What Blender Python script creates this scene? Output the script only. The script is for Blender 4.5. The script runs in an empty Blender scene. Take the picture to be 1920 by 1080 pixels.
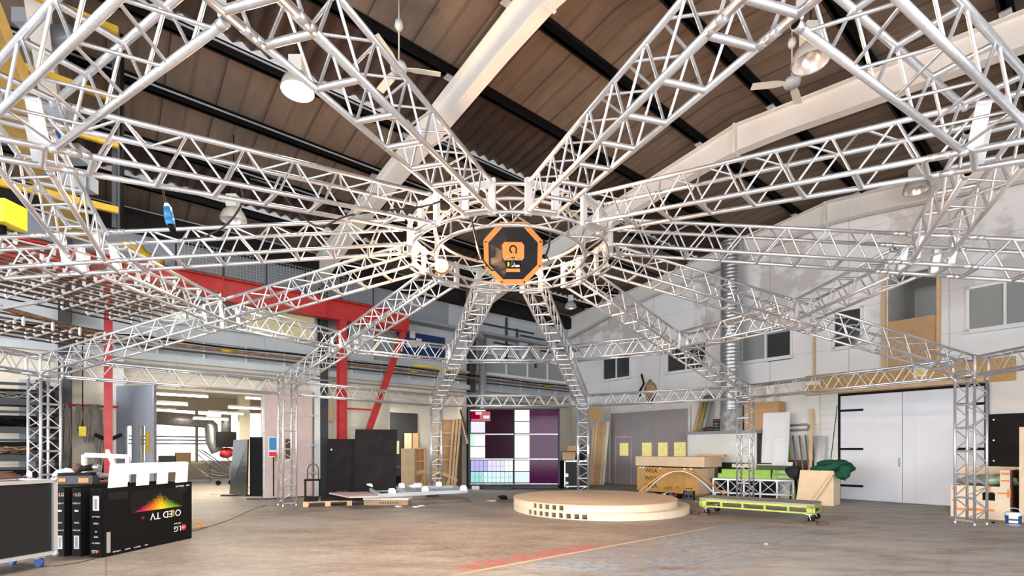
import bpy, bmesh, math, random
from mathutils import Vector, Matrix
random.seed(7)
PI = math.pi
# ------------------------------------------------------------------ camera, world, exposure
F, HY, CZ = 924.2, 843.0, 1.6          # focal length in px, horizon row, eye height
sc = bpy.context.scene
COL = sc.collection
cd = bpy.data.cameras.new('camera'); cam = bpy.data.objects.new('camera', cd); COL.objects.link(cam)
cam.location = (0, 0, CZ); cam.rotation_euler = (PI/2, 0, 0)
cd.sensor_width = 36; cd.lens = F/1920*36; cd.shift_y = (HY-540)/1920
cd.clip_start = 0.05; cd.clip_end = 300
sc.camera = cam
w = bpy.data.worlds.new('world'); sc.world = w; w.use_nodes = True
w.node_tree.nodes['Background'].inputs[0].default_value = (0.90, 0.95, 1.0, 1)
w.node_tree.nodes['Background'].inputs[1].default_value = 5.2
sc.view_settings.view_transform = 'Standard'; sc.view_settings.look = 'None'
sc.view_settings.exposure = 1.35; sc.view_settings.gamma = 1; sc.view_settings.use_curve_mapping = False

def area(name, loc, size, power, col=(1, 1, 1), rot=(0, 0, 0), sy=None):
    l = bpy.data.lights.new(name, 'AREA'); l.energy = power; l.color = col
    l.shape = 'RECTANGLE'; l.size = size; l.size_y = sy or size
    o = bpy.data.objects.new(name, l); o.location = loc; o.rotation_euler = rot; COL.objects.link(o); return o
def point(name, loc, power, col, r=0.06):
    l = bpy.data.lights.new(name, 'POINT'); l.energy = power; l.color = col; l.shadow_soft_size = r
    o = bpy.data.objects.new(name, l); o.location = loc; COL.objects.link(o); return o
point('halogen_work_light', (-1.16, 8.02, 4.62), 650, (1.0, 0.52, 0.24))

# ------------------------------------------------------------------ frames of reference
C0 = Vector((3.06, 25.26, 0)); EL = Vector((-.7725, -.635, 0)).normalized(); EG = Vector((-EL.y, EL.x, 0))
EG = Vector((.635, -.7725, 0)).normalized()
BM = Matrix(((EL.x, EG.x, 0, C0.x), (EL.y, EG.y, 0, C0.y), (0, 0, 1, 0), (0, 0, 0, 1)))   # building frame: s, t, z
def B(s, t, z=0): return BM @ Vector((s, t, z))
def P(px, py, d): return Vector(((px-960)/F*d, d, CZ+(HY-py)*d/F))          # a photo direction at depth d
def G(px, py): return P(px, py, F*CZ/(py-HY))                                 # on the floor
def sL(px, off=0):                                                            # along the side wall
    r = (px-960)/F; x = C0.x+EG.x*off; y = C0.y+EG.y*off
    s = (x-r*y)/(r*EL.y-EL.x); return s, y+EL.y*s
def tR(px, off=0):                                                            # along the end wall
    r = (px-960)/F; x = C0.x+EL.x*off; y = C0.y+EL.y*off
    t = (x-r*y)/(r*EG.y-EG.x); return t, y+EG.y*t
def zat(py, d): return CZ+(HY-py)*d/F

# ------------------------------------------------------------------ materials
MAT = {}
def mat(name, col, rough=.6, metal=0, emit=0, ecol=None, noise=0, nscale=4, col2=None, bump=0, coat=0, stretch=None, coords='Object', spec=None):
    m = bpy.data.materials.new(name); m.use_nodes = True; nt = m.node_tree; b = nt.nodes['Principled BSDF']
    b.inputs['Base Color'].default_value = (*col, 1); b.inputs['Roughness'].default_value = rough; b.inputs['Metallic'].default_value = metal
    if spec is not None: b.inputs['Specular IOR Level'].default_value = spec
    if coat: b.inputs['Coat Weight'].default_value = coat
    if emit:
        b.inputs['Emission Color'].default_value = (*(ecol or col), 1); b.inputs['Emission Strength'].default_value = emit
    if noise or bump:
        tc = nt.nodes.new('ShaderNodeTexCoord'); mp = nt.nodes.new('ShaderNodeMapping'); nz = nt.nodes.new('ShaderNodeTexNoise')
        nt.links.new(tc.outputs[coords], mp.inputs[0]); nt.links.new(mp.outputs[0], nz.inputs['Vector'])
        if stretch: mp.inputs['Scale'].default_value = stretch
        nz.inputs['Scale'].default_value = nscale; nz.inputs['Detail'].default_value = 6; nz.inputs['Roughness'].default_value = .62
        if noise:
            cr = nt.nodes.new('ShaderNodeValToRGB'); nt.links.new(nz.outputs['Fac'], cr.inputs[0])
            c2 = col2 or tuple(c*(1-noise) for c in col)
            cr.color_ramp.elements[0].position = .38; cr.color_ramp.elements[0].color = (*c2, 1)
            cr.color_ramp.elements[1].position = .62; cr.color_ramp.elements[1].color = (*col, 1)
            nt.links.new(cr.outputs[0], b.inputs['Base Color'])
        if bump:
            bp = nt.nodes.new('ShaderNodeBump'); bp.inputs['Strength'].default_value = bump; bp.inputs['Distance'].default_value = .02
            nt.links.new(nz.outputs['Fac'], bp.inputs['Height']); nt.links.new(bp.outputs[0], b.inputs['Normal'])
    MAT[name] = m; return m
ALU = mat('brushed_aluminium', (.80, .80, .83), .33, .82, noise=.12, nscale=30)
ALUP = mat('aluminium_plate', (.86, .86, .86), .42, .35, noise=.08, nscale=12)
RUSTD = mat('dark_rusty_steel', (.13, .065, .04), .8, .1, noise=.5, nscale=9)
STEEL = mat('galvanised_steel', (.60, .62, .64), .38, .8, noise=.3, nscale=18)
RUST = mat('rusty_steel', (.36, .20, .12), .75, .2, noise=.5, nscale=9)
WHITE = mat('white_paint', (.88, .88, .89), .6, noise=.04, nscale=2)
OFFW = mat('off_white_paint', (.78, .76, .72), .6, noise=.06, nscale=2)
CREAM = mat('cream_board', (.70, .64, .52), .75, noise=.08, nscale=2)
BLACK = mat('black_paint', (.006, .0055, .0055), .65, spec=.15)
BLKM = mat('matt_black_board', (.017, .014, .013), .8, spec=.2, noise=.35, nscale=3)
DKGREY = mat('dark_grey_paint', (.038, .040, .045), .55)
GREY = mat('mid_grey_paint', (.28, .30, .33), .55, noise=.08, nscale=3)
LGREY = mat('light_grey_paint', (.52, .55, .58), .55, noise=.06, nscale=3)
BLUEG = mat('blue_grey_door', (.27, .30, .36), .5, noise=.1, nscale=2)
MAUVE = mat('mauve_door', (.36, .32, .32), .55, noise=.08, nscale=2)
PINK = mat('pink_beige_door', (.62, .46, .42), .6, noise=.1, nscale=2)
REDP = mat('red_painted_steel', (.52, .03, .03), .45, noise=.2, nscale=5)
YEL = mat('crane_yellow', (.52, .33, .02), .5, noise=.25, nscale=4)
YELD = mat('dirty_yellow', (.42, .27, .07), .6, noise=.3, nscale=2)
YELB = mat('bright_yellow', (.85, .68, .02), .5, noise=.12, nscale=6)
BLUE = mat('blue_paint', (.02, .09, .30), .5)
BLUEL = mat('connector_blue', (.03, .22, .48), .4)
NAVY = mat('navy_felt', (.012, .03, .12), .9)
PAPER = mat('paper', (.80, .80, .80), .8)
ORANGE = mat('orange_plastic', (.80, .22, .03), .45)
COPPER = mat('copper_orange_metal', (.85, .36, .10), .38, .55)
RUBBER = mat('black_rubber', (.02, .02, .02), .6)
ROPE = mat('grey_rope', (.22, .21, .18), .9, noise=.4, nscale=40)
LIME = mat('lime_green', (.38, .66, .06), .5, noise=.12, nscale=6)
LIMED = mat('lime_steel', (.45, .56, .10), .55, noise=.3, nscale=8)
GRNC = mat('green_cloth', (.005, .10, .05), .85, noise=.4, nscale=8)
DGREEN = mat('dark_green_box', (.06, .10, .03), .6)
FOAM = mat('white_polystyrene', (.88, .88, .88), .8)
CARD = mat('brown_cardboard', (.50, .32, .18), .8, noise=.12, nscale=5)
PLY = mat('birch_plywood', (.78, .58, .38), .6, noise=.12, nscale=3, stretch=(1, 6, 1))
PLYL = mat('pale_plywood', (.80, .66, .48), .55, noise=.10, nscale=2, stretch=(1, 8, 1))
MDF = mat('mdf_board', (.60, .36, .18), .75, noise=.1, nscale=4)
OSB = mat('chipboard', (.62, .38, .16), .8, noise=.2, nscale=14)
PINE = mat('pine_timber', (.74, .50, .28), .7, noise=.15, nscale=6, stretch=(1, 1, 6))
DWOOD = mat('dark_wood', (.12, .06, .035), .7, noise=.3, nscale=8)
GLASS = mat('dark_window_glass', (.05, .055, .06), .08)
GLASSG = mat('grey_window_glass', (.32, .34, .33), .15)
YLIT = mat('yellow_lit_glass', (.7, .6, .2), .4, emit=.18, ecol=(1, .85, .35), noise=.3, nscale=9)
TUBE = mat('fluorescent_tube', (1, 1, 1), .4, emit=6, ecol=(1, .93, .75))
BULB = mat('halogen_bulb', (1, 1, 1), .4, emit=90, ecol=(1, .62, .3))
HBLAMP = mat('lit_high_bay_glass', (1, 1, 1), .4, emit=14, ecol=(.97, 1, .84))
REFL = mat('lamp_reflector', (.75, .72, .72), .25, .5)
LAMPG = mat('lamp_housing_grey', (.42, .41, .38), .5)
LAMPW = mat('lamp_gear_box', (.68, .68, .62), .5)
SKIN = mat('skin', (.62, .38, .28), .6)
HAIR = mat('dark_hair', (.02, .014, .01), .7)
CLOTH = mat('black_clothing', (.02, .02, .024), .9)
PLAST = mat('clear_plastic_wrap', (.014, .018, .018), .3, coat=.15, spec=.3, noise=.5, nscale=5, bump=.5)
REDB = mat('logo_red', (.70, .02, .07), .5)
LOGOW = mat('print_white', (.85, .85, .85), .6)
PRINTG = mat('print_grey', (.35, .35, .35), .6)
LAM = mat('black_laminate', (.011, .011, .012), .5, spec=.3)
STILL = mat('black_steel_stillage', (.016, .017, .02), .6, spec=.3)
EDGE = mat('aluminium_edge', (.70, .70, .70), .35, .7)
CORR = mat('corrugated_dark_sheet', (.055, .032, .025), .8, noise=.35, nscale=2, stretch=(3, .4, 1))
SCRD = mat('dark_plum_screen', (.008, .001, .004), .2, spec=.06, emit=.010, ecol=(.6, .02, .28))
SCRL = mat('plum_reflection_screen', (.016, .002, .012), .1, spec=.12, emit=.03, ecol=(.75, .05, .5))  # faint purple glow stands in for reflections on the right-hand screens
def scr(n, c, e=1.0): return mat(n, (.1, .1, .1), .3, emit=e, ecol=c)
SW = scr('screen_white', (1, 1, 1), .4); SLIL = scr('screen_lilac', (.50, .47, 1), .3); SLAV = scr('screen_lavender', (.78, .76, 1), .34)
SAQ = scr('screen_aqua', (.35, .85, .85), .3); SAQL = scr('screen_pale_aqua', (.70, .95, 1), .34); SGRN = scr('screen_green', (.5, 1, .6), .42)
SYEL = scr('screen_yellow', (1, 1, .65), .45); SRED = scr('screen_red', (.75, .0, .05), .2); SMAG = scr('screen_magenta', (.8, .0, .4), .3)

def nodes_mat(name):
    m = bpy.data.materials.new(name); m.use_nodes = True; return m, m.node_tree, m.node_tree.nodes['Principled BSDF']
def math_n(nt, op, a, b=None, c=None):
    n = nt.nodes.new('ShaderNodeMath'); n.operation = op
    for i, v in enumerate((a, b, c)):
        if v is None: continue
        if isinstance(v, (int, float)): n.inputs[i].default_value = v
        else: nt.links.new(v, n.inputs[i])
    return n.outputs[0]
def mixc(nt, f, a, b):
    n = nt.nodes.new('ShaderNodeMix'); n.data_type = 'RGBA'
    for i, v in ((0, f), (6, a), (7, b)):
        if isinstance(v, (int, float)): n.inputs[i].default_value = v
        elif isinstance(v, tuple): n.inputs[i].default_value = (*v, 1)
        else: nt.links.new(v, n.inputs[i])
    return n.outputs[2]
def noise_n(nt, vec, scale, detail=5, rough=.6):
    n = nt.nodes.new('ShaderNodeTexNoise'); n.inputs['Scale'].default_value = scale; n.inputs['Detail'].default_value = detail
    n.inputs['Roughness'].default_value = rough; nt.links.new(vec, n.inputs['Vector']); return n.outputs['Fac']
def ramp(nt, f, lo, hi):
    n = nt.nodes.new('ShaderNodeMapRange'); n.inputs[1].default_value = lo; n.inputs[2].default_value = hi; nt.links.new(f, n.inputs[0]); return n.outputs[0]
def floor_mat():
    m, nt, b = nodes_mat('worn_painted_concrete')
    tc = nt.nodes.new('ShaderNodeTexCoord'); sp = nt.nodes.new('ShaderNodeSeparateXYZ'); nt.links.new(tc.outputs['Object'], sp.inputs[0])
    x, y = sp.outputs[0], sp.outputs[1]
    mp = nt.nodes.new('ShaderNodeMapping'); nt.links.new(tc.outputs['Object'], mp.inputs[0])
    mp.inputs['Rotation'].default_value = (0, 0, -.45); mp.inputs['Scale'].default_value = (.55, 1.6, 1)
    n1 = noise_n(nt, mp.outputs[0], 1.3, 8, .68); n2 = noise_n(nt, tc.outputs['Object'], 9, 8, .75); n3 = noise_n(nt, tc.outputs['Object'], .35, 3)
    base = mixc(nt, ramp(nt, n1, .35, .65), (.175, .14, .12), (.335, .28, .242))
    base = mixc(nt, math_n(nt, 'MULTIPLY', ramp(nt, n2, .45, .75), .5), base, (.50, .44, .38))
    base = mixc(nt, math_n(nt, 'MULTIPLY', ramp(nt, n3, .5, .7), .45), base, (.31, .33, .33))
    # oblique paint line: u along, v across (metres)
    ang = math.atan2(3.32, 4.19); ca, sa = math.cos(ang), math.sin(ang)
    u = math_n(nt, 'ADD', math_n(nt, 'MULTIPLY', x, ca), math_n(nt, 'MULTIPLY', math_n(nt, 'SUBTRACT', y, 6.88), sa))
    v = math_n(nt, 'SUBTRACT', math_n(nt, 'MULTIPLY', math_n(nt, 'SUBTRACT', y, 6.88), ca), math_n(nt, 'MULTIPLY', x, sa))
    def band(val, lo, hi, soft=.08):
        return math_n(nt, 'MULTIPLY', ramp(nt, val, lo-soft, lo+soft), math_n(nt, 'SUBTRACT', 1, ramp(nt, val, hi-soft, hi+soft)))
    base = mixc(nt, math_n(nt, 'MULTIPLY', math_n(nt, 'MULTIPLY', math_n(nt, 'SUBTRACT', 1, ramp(nt, v, -.3, .1)), ramp(nt, n1, .3, .6)), .62), base, (.50, .48, .45))
    wear = ramp(nt, n1, .42, .62); wear2 = ramp(nt, n2, .45, .62); wr = math_n(nt, 'MULTIPLY', wear2, math_n(nt, 'ADD', wear, .25))
    blue = math_n(nt, 'MULTIPLY', math_n(nt, 'MULTIPLY', band(v, -2.1, -.02, .15), band(u, .1, 6.5, .4)), math_n(nt, 'MULTIPLY', wr, 1.8))
    base = mixc(nt, blue, base, (.20, .29, .40))
    blue2 = math_n(nt, 'MULTIPLY', band(v, -7, -2.0, 1), math_n(nt, 'MULTIPLY', math_n(nt, 'MULTIPLY', wear, wear2), 1.1))
    base = mixc(nt, blue2, base, (.27, .37, .40))
    red = math_n(nt, 'MULTIPLY', math_n(nt, 'MULTIPLY', band(v, .03, .42, .03), band(u, -.7, 1.9, .15)), math_n(nt, 'MULTIPLY', wear2, 1.3))
    base = mixc(nt, red, base, (.55, .08, .07))
    yl = math_n(nt, 'MULTIPLY', math_n(nt, 'MULTIPLY', band(v, -.03, .03, .012), band(u, -.8, 5.4, .3)), .7)
    base = mixc(nt, yl, base, (.75, .60, .32))
    sv_ = math_n(nt, 'ADD', math_n(nt, 'MULTIPLY', x, -.7725), math_n(nt, 'MULTIPLY', y, -.635)); tv_ = math_n(nt, 'ADD', math_n(nt, 'MULTIPLY', x, .635), math_n(nt, 'MULTIPLY', y, -.7725))
    jt = math_n(nt, 'ADD', math_n(nt, 'LESS_THAN', math_n(nt, 'FRACT', math_n(nt, 'DIVIDE', sv_, 4.3)), .004), math_n(nt, 'LESS_THAN', math_n(nt, 'FRACT', math_n(nt, 'DIVIDE', tv_, 3.7)), .004))
    base = mixc(nt, math_n(nt, 'MULTIPLY', jt, .55), base, (.10, .08, .07))
    n5 = noise_n(nt, mp.outputs[0], 5.5, 9, .8)
    base = mixc(nt, math_n(nt, 'MULTIPLY', ramp(nt, n5, .52, .72), .55), base, (.52, .47, .42))
    base = mixc(nt, math_n(nt, 'MULTIPLY', math_n(nt, 'SUBTRACT', 1, ramp(nt, n5, .30, .46)), .5), base, (.15, .12, .105))
    nt.links.new(base, b.inputs['Base Color'])
    rr_ = nt.nodes.new('ShaderNodeMapRange'); nt.links.new(n1, rr_.inputs[0]); rr_.inputs[3].default_value = .48; rr_.inputs[4].default_value = .75; nt.links.new(rr_.outputs[0], b.inputs['Roughness'])
    bp = nt.nodes.new('ShaderNodeBump'); bp.inputs['Strength'].default_value = .05; nt.links.new(n2, bp.inputs['Height']); nt.links.new(bp.outputs[0], b.inputs['Normal'])
    return m
def board_mat(name, c1, c2, seam, spacing, axis=0, sw=.03):
    m, nt, b = nodes_mat(name)
    tc = nt.nodes.new('ShaderNodeTexCoord'); sp = nt.nodes.new('ShaderNodeSeparateXYZ'); nt.links.new(tc.outputs['Object'], sp.inputs[0])
    mp = nt.nodes.new('ShaderNodeMapping'); nt.links.new(tc.outputs['Object'], mp.inputs[0]); mp.inputs['Scale'].default_value = (1.6, .28, 1) if axis == 0 else (.3, 1, 1)
    n1 = noise_n(nt, mp.outputs[0], 1.4, 8, .7); n2 = noise_n(nt, tc.outputs['Object'], 14, 4)
    base = mixc(nt, ramp(nt, n1, .33, .67), c2, c1)
    base = mixc(nt, math_n(nt, 'MULTIPLY', n2, .35), base, tuple(c*.55 for c in c1))
    fr = math_n(nt, 'FRACT', math_n(nt, 'DIVIDE', sp.outputs[axis], spacing))
    base = mixc(nt, math_n(nt, 'LESS_THAN', fr, sw), base, seam)
    fr2 = math_n(nt, 'FRACT', math_n(nt, 'DIVIDE', sp.outputs[axis], spacing*.5))
    base = mixc(nt, math_n(nt, 'MULTIPLY', math_n(nt, 'LESS_THAN', fr2, .16), .35), base, seam)
    nt.links.new(base, b.inputs['Base Color']); b.inputs['Roughness'].default_value = .85
    return m
def wall_mat(name, low, high, zsplit, seamx=2.4, stain=None):
    m, nt, b = nodes_mat(name)
    tc = nt.nodes.new('ShaderNodeTexCoord'); sp = nt.nodes.new('ShaderNodeSeparateXYZ'); nt.links.new(tc.outputs['Object'], sp.inputs[0])
    n1 = noise_n(nt, tc.outputs['Object'], .8, 6, .65)
    base = mixc(nt, math_n(nt, 'GREATER_THAN', sp.outputs[2], zsplit), low, high)
    base = mixc(nt, math_n(nt, 'MULTIPLY', ramp(nt, n1, .45, .7), .12), base, (.35, .30, .24))
    if stain:
        n2 = noise_n(nt, tc.outputs['Object'], .45, 5, .6)
        f = math_n(nt, 'MULTIPLY', ramp(nt, n2, .50, .56), ramp(nt, sp.outputs[2], 5.2, 6.4)); base = mixc(nt, math_n(nt, 'MULTIPLY', f, .55), base, stain)
    for ax, spc in ((0 if seamx > 0 else 1, abs(seamx)), (2, 1.22)):
        fr = math_n(nt, 'FRACT', math_n(nt, 'DIVIDE', sp.outputs[ax], spc))
        base = mixc(nt, math_n(nt, 'MULTIPLY', math_n(nt, 'LESS_THAN', fr, .012), .4), base, (.25, .22, .2))
    nt.links.new(base, b.inputs['Base Color']); b.inputs['Roughness'].default_value = .75
    return m
FLOORM = floor_mat()
ROOFM = board_mat('brown_fibre_roof_board', (.215, .16, .12), (.125, .09, .068), (.05, .035, .03), .92)
SIDEWALLM = wall_mat('cream_and_grey_wall', (.72, .65, .52), (.52, .56, .60), 4.15)
ENDWALLM = wall_mat('white_board_wall', (.82, .79, .74), (.86, .86, .87), 3.9, -2.44, stain=(.42, .36, .30))
STAGEM = board_mat('stage_birch_top', (.80, .60, .42), (.74, .52, .34), (.55, .38, .24), 1.22, 1, .008)

# ------------------------------------------------------------------ mesh builder
class MB:
    def __init__(s): s.v = []; s.f = []; s.sm = []
    def add(s, vs, fs, smooth=False, M=None):
        o = len(s.v)
        s.v += [tuple(M @ Vector(v)) if M is not None else tuple(v) for v in vs]
        s.f += [tuple(i+o for i in f) for f in fs]; s.sm += [smooth]*len(fs); return s
    def box(s, x0, y0, z0, x1, y1, z1, M=None):
        x0, x1 = min(x0, x1), max(x0, x1); y0, y1 = min(y0, y1), max(y0, y1); z0, z1 = min(z0, z1), max(z0, z1)
        return s.add([(x0, y0, z0), (x1, y0, z0), (x1, y1, z0), (x0, y1, z0), (x0, y0, z1), (x1, y0, z1), (x1, y1, z1), (x0, y1, z1)],
                     [(3, 2, 1, 0), (4, 5, 6, 7), (0, 1, 5, 4), (1, 2, 6, 5), (2, 3, 7, 6), (3, 0, 4, 7)], M=M)
    def cbox(s, c, sx, sy, sz, M=None): return s.box(c[0]-sx/2, c[1]-sy/2, c[2]-sz/2, c[0]+sx/2, c[1]+sy/2, c[2]+sz/2, M)
    def tube(s, a, b, r, n=8, r2=None, cap=True):
        a = Vector(a); b = Vector(b); d = (b-a).normalized(); r2 = r if r2 is None else r2
        u = d.orthogonal().normalized(); w = d.cross(u); vs = []
        for p, q in ((a, r), (b, r2)):
            for i in range(n):
                t = 2*PI*i/n; vs.append(p+(u*math.cos(t)+w*math.sin(t))*q)
        s.add(vs, [(i, (i+1) % n, n+(i+1) % n, n+i) for i in range(n)], True)
        if cap: o = len(s.v)-2*n; s.f += [tuple(o+i for i in reversed(range(n))), tuple(o+n+i for i in range(n))]; s.sm += [False]*2
        return s
    def bar(s, a, b, wd, ht, up=(0, 0, 1)):
        a = Vector(a); b = Vector(b); d = (b-a).normalized(); up = Vector(up)
        if abs(d.dot(up)) > .98: up = Vector((0, 1, 0))
        y = up.cross(d).normalized(); z = d.cross(y); vs = []
        for p in (a, b):
            for i, j in ((-1, -1), (1, -1), (1, 1), (-1, 1)): vs.append(p+y*i*wd/2+z*j*ht/2)
        return s.add(vs, [(3, 2, 1, 0), (4, 5, 6, 7), (0, 1, 5, 4), (1, 2, 6, 5), (2, 3, 7, 6), (3, 0, 4, 7)])
    def path(s, pts, r, n=6, closed=False):
        pts = [Vector(p) for p in pts]; N = len(pts); vs = []; u = None
        for i, p in enumerate(pts):
            if closed: d = pts[(i+1) % N]-pts[i-1]
            else: d = pts[min(i+1, N-1)]-pts[max(i-1, 0)]
            d.normalize()
            if u is None: u = d.orthogonal().normalized()
            u = (u-d*u.dot(d)); u = u.normalized() if u.length > 1e-5 else d.orthogonal().normalized()
            q = d.cross(u)
            for k in range(n): t = 2*PI*k/n; vs.append(p+(u*math.cos(t)+q*math.sin(t))*r)
        fs = []
        for i in range(N if closed else N-1):
            j = (i+1) % N
            for k in range(n): fs.append((i*n+k, i*n+(k+1) % n, j*n+(k+1) % n, j*n+k))
        if not closed: fs += [tuple(reversed(range(n))), tuple((N-1)*n+k for k in range(n))]
        return s.add(vs, fs, True)
    def lathe(s, prof, n=24, M=None, smooth=True, c=(0, 0, 0)):
        vs = []
        for r, z in prof:
            for i in range(n): t = 2*PI*i/n; vs.append((c[0]+r*math.cos(t), c[1]+r*math.sin(t), c[2]+z))
        fs = [(k*n+i, k*n+(i+1) % n, (k+1)*n+(i+1) % n, (k+1)*n+i) for k in range(len(prof)-1) for i in range(n)]
        return s.add(vs, fs, smooth, M)
    def prism(s, poly, z0, z1, M=None):
        n = len(poly)
        return s.add([(x, y, z0) for x, y in poly]+[(x, y, z1) for x, y in poly],
                     [tuple(reversed(range(n))), tuple(range(n, 2*n))]+[(i, (i+1) % n, n+(i+1) % n, n+i) for i in range(n)], M=M)
    def blob(s, c, rx, ry, rz, seed=0, amp=.15, n=12, m=8):
        rnd = random.Random(seed); ph = [rnd.uniform(0, 6) for _ in range(6)]; vs = []
        for j in range(m+1):
            a = PI*j/m
            for i in range(n):
                t = 2*PI*i/n; k = 1+amp*(math.sin(3*t+ph[0])*math.sin(2*a+ph[1])+.6*math.sin(5*t+ph[2]+2*a))
                vs.append((c[0]+rx*k*math.sin(a)*math.cos(t), c[1]+ry*k*math.sin(a)*math.sin(t), c[2]+rz*k*math.cos(a)))
        return s.add(vs, [(j*n+i, j*n+(i+1) % n, (j+1)*n+(i+1) % n, (j+1)*n+i) for j in range(m) for i in range(n)], True)
    def mesh(s, name, m):
        me = bpy.data.meshes.new(name); me.from_pydata(s.v, [], s.f); me.update()
        me.polygons.foreach_set('use_smooth', s.sm)
        bm = bmesh.new(); bm.from_mesh(me); bmesh.ops.recalc_face_normals(bm, faces=bm.faces); bm.to_mesh(me); bm.free()
        for mm in (m if isinstance(m, (list, tuple)) else [m]): me.materials.append(mm)
        return me
def obj(name, mb, m, parent=None, M=None):
    o = bpy.data.objects.new(name, mb.mesh(name, m) if isinstance(mb, MB) else mb); COL.objects.link(o)
    if parent: o.parent = parent
    if M is not None: o.matrix_basis = M
    return o
def tag(o, label, cat, group=None):
    o['label'] = label; o['category'] = cat
    if group: o['group'] = group
    return o
def thing(name, label, cat, loc=(0, 0, 0), rz=0, group=None, M=None):
    o = bpy.data.objects.new(name, None); COL.objects.link(o); o.empty_display_size = .1
    if M is not None: o.matrix_basis = M
    else: o.location = loc; o.rotation_euler = (0, 0, rz)
    return tag(o, label, cat, group)
def struct(name, mb, m, M=None, parent=None):
    o = obj(name, mb, m, parent, M)
    if not parent: o['kind'] = 'structure'
    return o
def dup(root, label=None, M=None, loc=None, rz=None, group=None):
    r = root.copy(); COL.objects.link(r)
    if label: r['label'] = label
    if group: r['group'] = group
    if M is not None: r.matrix_basis = M
    if loc is not None: r.location = loc
    if rz is not None: r.rotation_euler = (0, 0, rz)
    for ch in list(root.children):
        c = ch.copy(); COL.objects.link(c); c.parent = r
        for g in list(ch.children):
            h = g.copy(); COL.objects.link(h); h.parent = c
    return r
def text(name, s, size, m, parent, M, ext=.0015):
    cu = bpy.data.curves.new('txt', 'FONT'); cu.body = s; cu.size = size; cu.extrude = ext; cu.align_x = 'CENTER'; cu.align_y = 'CENTER'; cu.resolution_u = 3
    t = bpy.data.objects.new('txt', cu); COL.objects.link(t)
    dg = bpy.context.evaluated_depsgraph_get(); me = bpy.data.meshes.new_from_object(t.evaluated_get(dg))
    bpy.data.objects.remove(t); me.materials.clear(); me.materials.append(m); me.name = name
    return obj(name, me, m, parent, M)
def frame(o, x, y=None, z=None):      # matrix from origin and x, (up) axes
    x = Vector(x).normalized(); z = Vector(z or (0, 0, 1)); y = z.cross(x).normalized(); z = x.cross(y)
    return Matrix(((x.x, y.x, z.x, o[0]), (x.y, y.y, z.y, o[1]), (x.z, y.z, z.z, o[2]), (0, 0, 0, 1)))
def TF(x, y, z): return Matrix.Translation((x, y, z))

# ------------------------------------------------------------------ the setting
struct('floor', MB().box(-60, -12, -.2, 45, 75, 0), FLOORM)
# workshop windows get grey panes, added to dim the daylight
RZ = lambda t: 9.84-.12*abs(t-11.66)
SMAX, TMAX = 29.0, 23.4
# side wall with two openings (built in the building frame)
sA0, dA0 = sL(232); sA1, dA1 = sL(494); hA = 3.36
sB0, _ = sL(731); sB1, _ = sL(866); hB = 4.05
wl = MB()
wt = .35
wl.box(-.35, -wt, 0, sB1, 0, hB).box(sB0, -wt, 0, sA1, 0, hB).box(sA0, -wt, 0, SMAX, 0, hB)
wl.box(sA1, -wt, hA, sA0, 0, hB).box(-.35, -wt, hB, SMAX, 0, RZ(0)+.1)
struct('wall_left', wl, SIDEWALLM, BM)
# end wall (gable) with the ridge in the middle
def tz(px, py, off=0):
    t, d = tR(px, off); return t, zat(py, d)
gw = MB()
tO0, zO1 = tz(1665, 520); tO1, _ = tz(1757, 520); zO0 = tz(1700, 662)[1]
gw.box(-wt, 0, 0, 0, tO0, 8.2).box(-wt, tO0, 0, 0, tO1, zO0).box(-wt, tO0, zO1, 0, tO1, 8.2).box(-wt, tO1, 0, 0, TMAX, 8.2)
gw.add([(x, t, z) for x in (0, -wt) for t, z in ((0, 8.2), (TMAX, 8.2), (TMAX, RZ(TMAX)), (11.66, RZ(11.66)), (0, RZ(0)))],
       [(0, 1, 2, 3, 4), (9, 8, 7, 6, 5)]+[(i, (i+1) % 5, 5+(i+1) % 5, 5+i) for i in range(5)])
struct('wall_right', gw, ENDWALLM, BM)
# recess behind the upper opening in the end wall
rc = MB(); rc.box(-3.2, tO0-.05, zO0-.05, -wt, tO0, zO1+.3).box(-3.2, tO1, zO0-.05, -wt, tO1+.05, zO1+.3).box(-3.25, tO0-.05, zO0-.05, -3.2, tO1+.05, zO1+.3)
rc.box(-3.2, tO0, zO0-.1, -wt, tO1, zO0-.05).box(-3.2, tO0, zO1+.3, -wt, tO1, zO1+.35)
struct('wall_loft', rc, OFFW, BM)
# far side wall (out of the picture on the right) with an opening added to let in light
struct('wall_side', MB().box(0, TMAX, 0, 11, TMAX+.3, RZ(TMAX)).box(11, TMAX, 4.8, 23, TMAX+.3, RZ(TMAX)).box(23, TMAX, 0, SMAX, TMAX+.3, RZ(TMAX)), ENDWALLM, BM)
# unseen wall behind the viewer; its wide doorway is sized to add light
struct('wall_back', MB().box(SMAX, -.3, 0, SMAX+.3, 3, 8.3).box(SMAX, 21, 0, SMAX+.3, TMAX+.3, 8.3).box(SMAX, 3, 6.2, SMAX+.3, 21, 9.9), ENDWALLM, BM)
def portal(name, c, nrm, wx, hz):
    l = bpy.data.lights.new(name, 'AREA'); l.shape = 'RECTANGLE'; l.size = wx; l.size_y = hz; l.cycles.is_portal = True
    o = bpy.data.objects.new(name, l); COL.objects.link(o); z = -Vector(nrm).normalized(); x = Vector((0, 0, 1)).cross(z).normalized(); y = z.cross(x)
    o.matrix_basis = Matrix(((x.x, y.x, z.x, c.x), (x.y, y.y, z.y, c.y), (x.z, y.z, z.z, c.z), (0, 0, 0, 1)))
portal('rear_opening_portal', B(SMAX-.02, 12, 3.1), -EL, 18, 6.2)
portal('side_opening_portal', B(17, TMAX-.02, 2.4), -EG, 12, 4.8)
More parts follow.
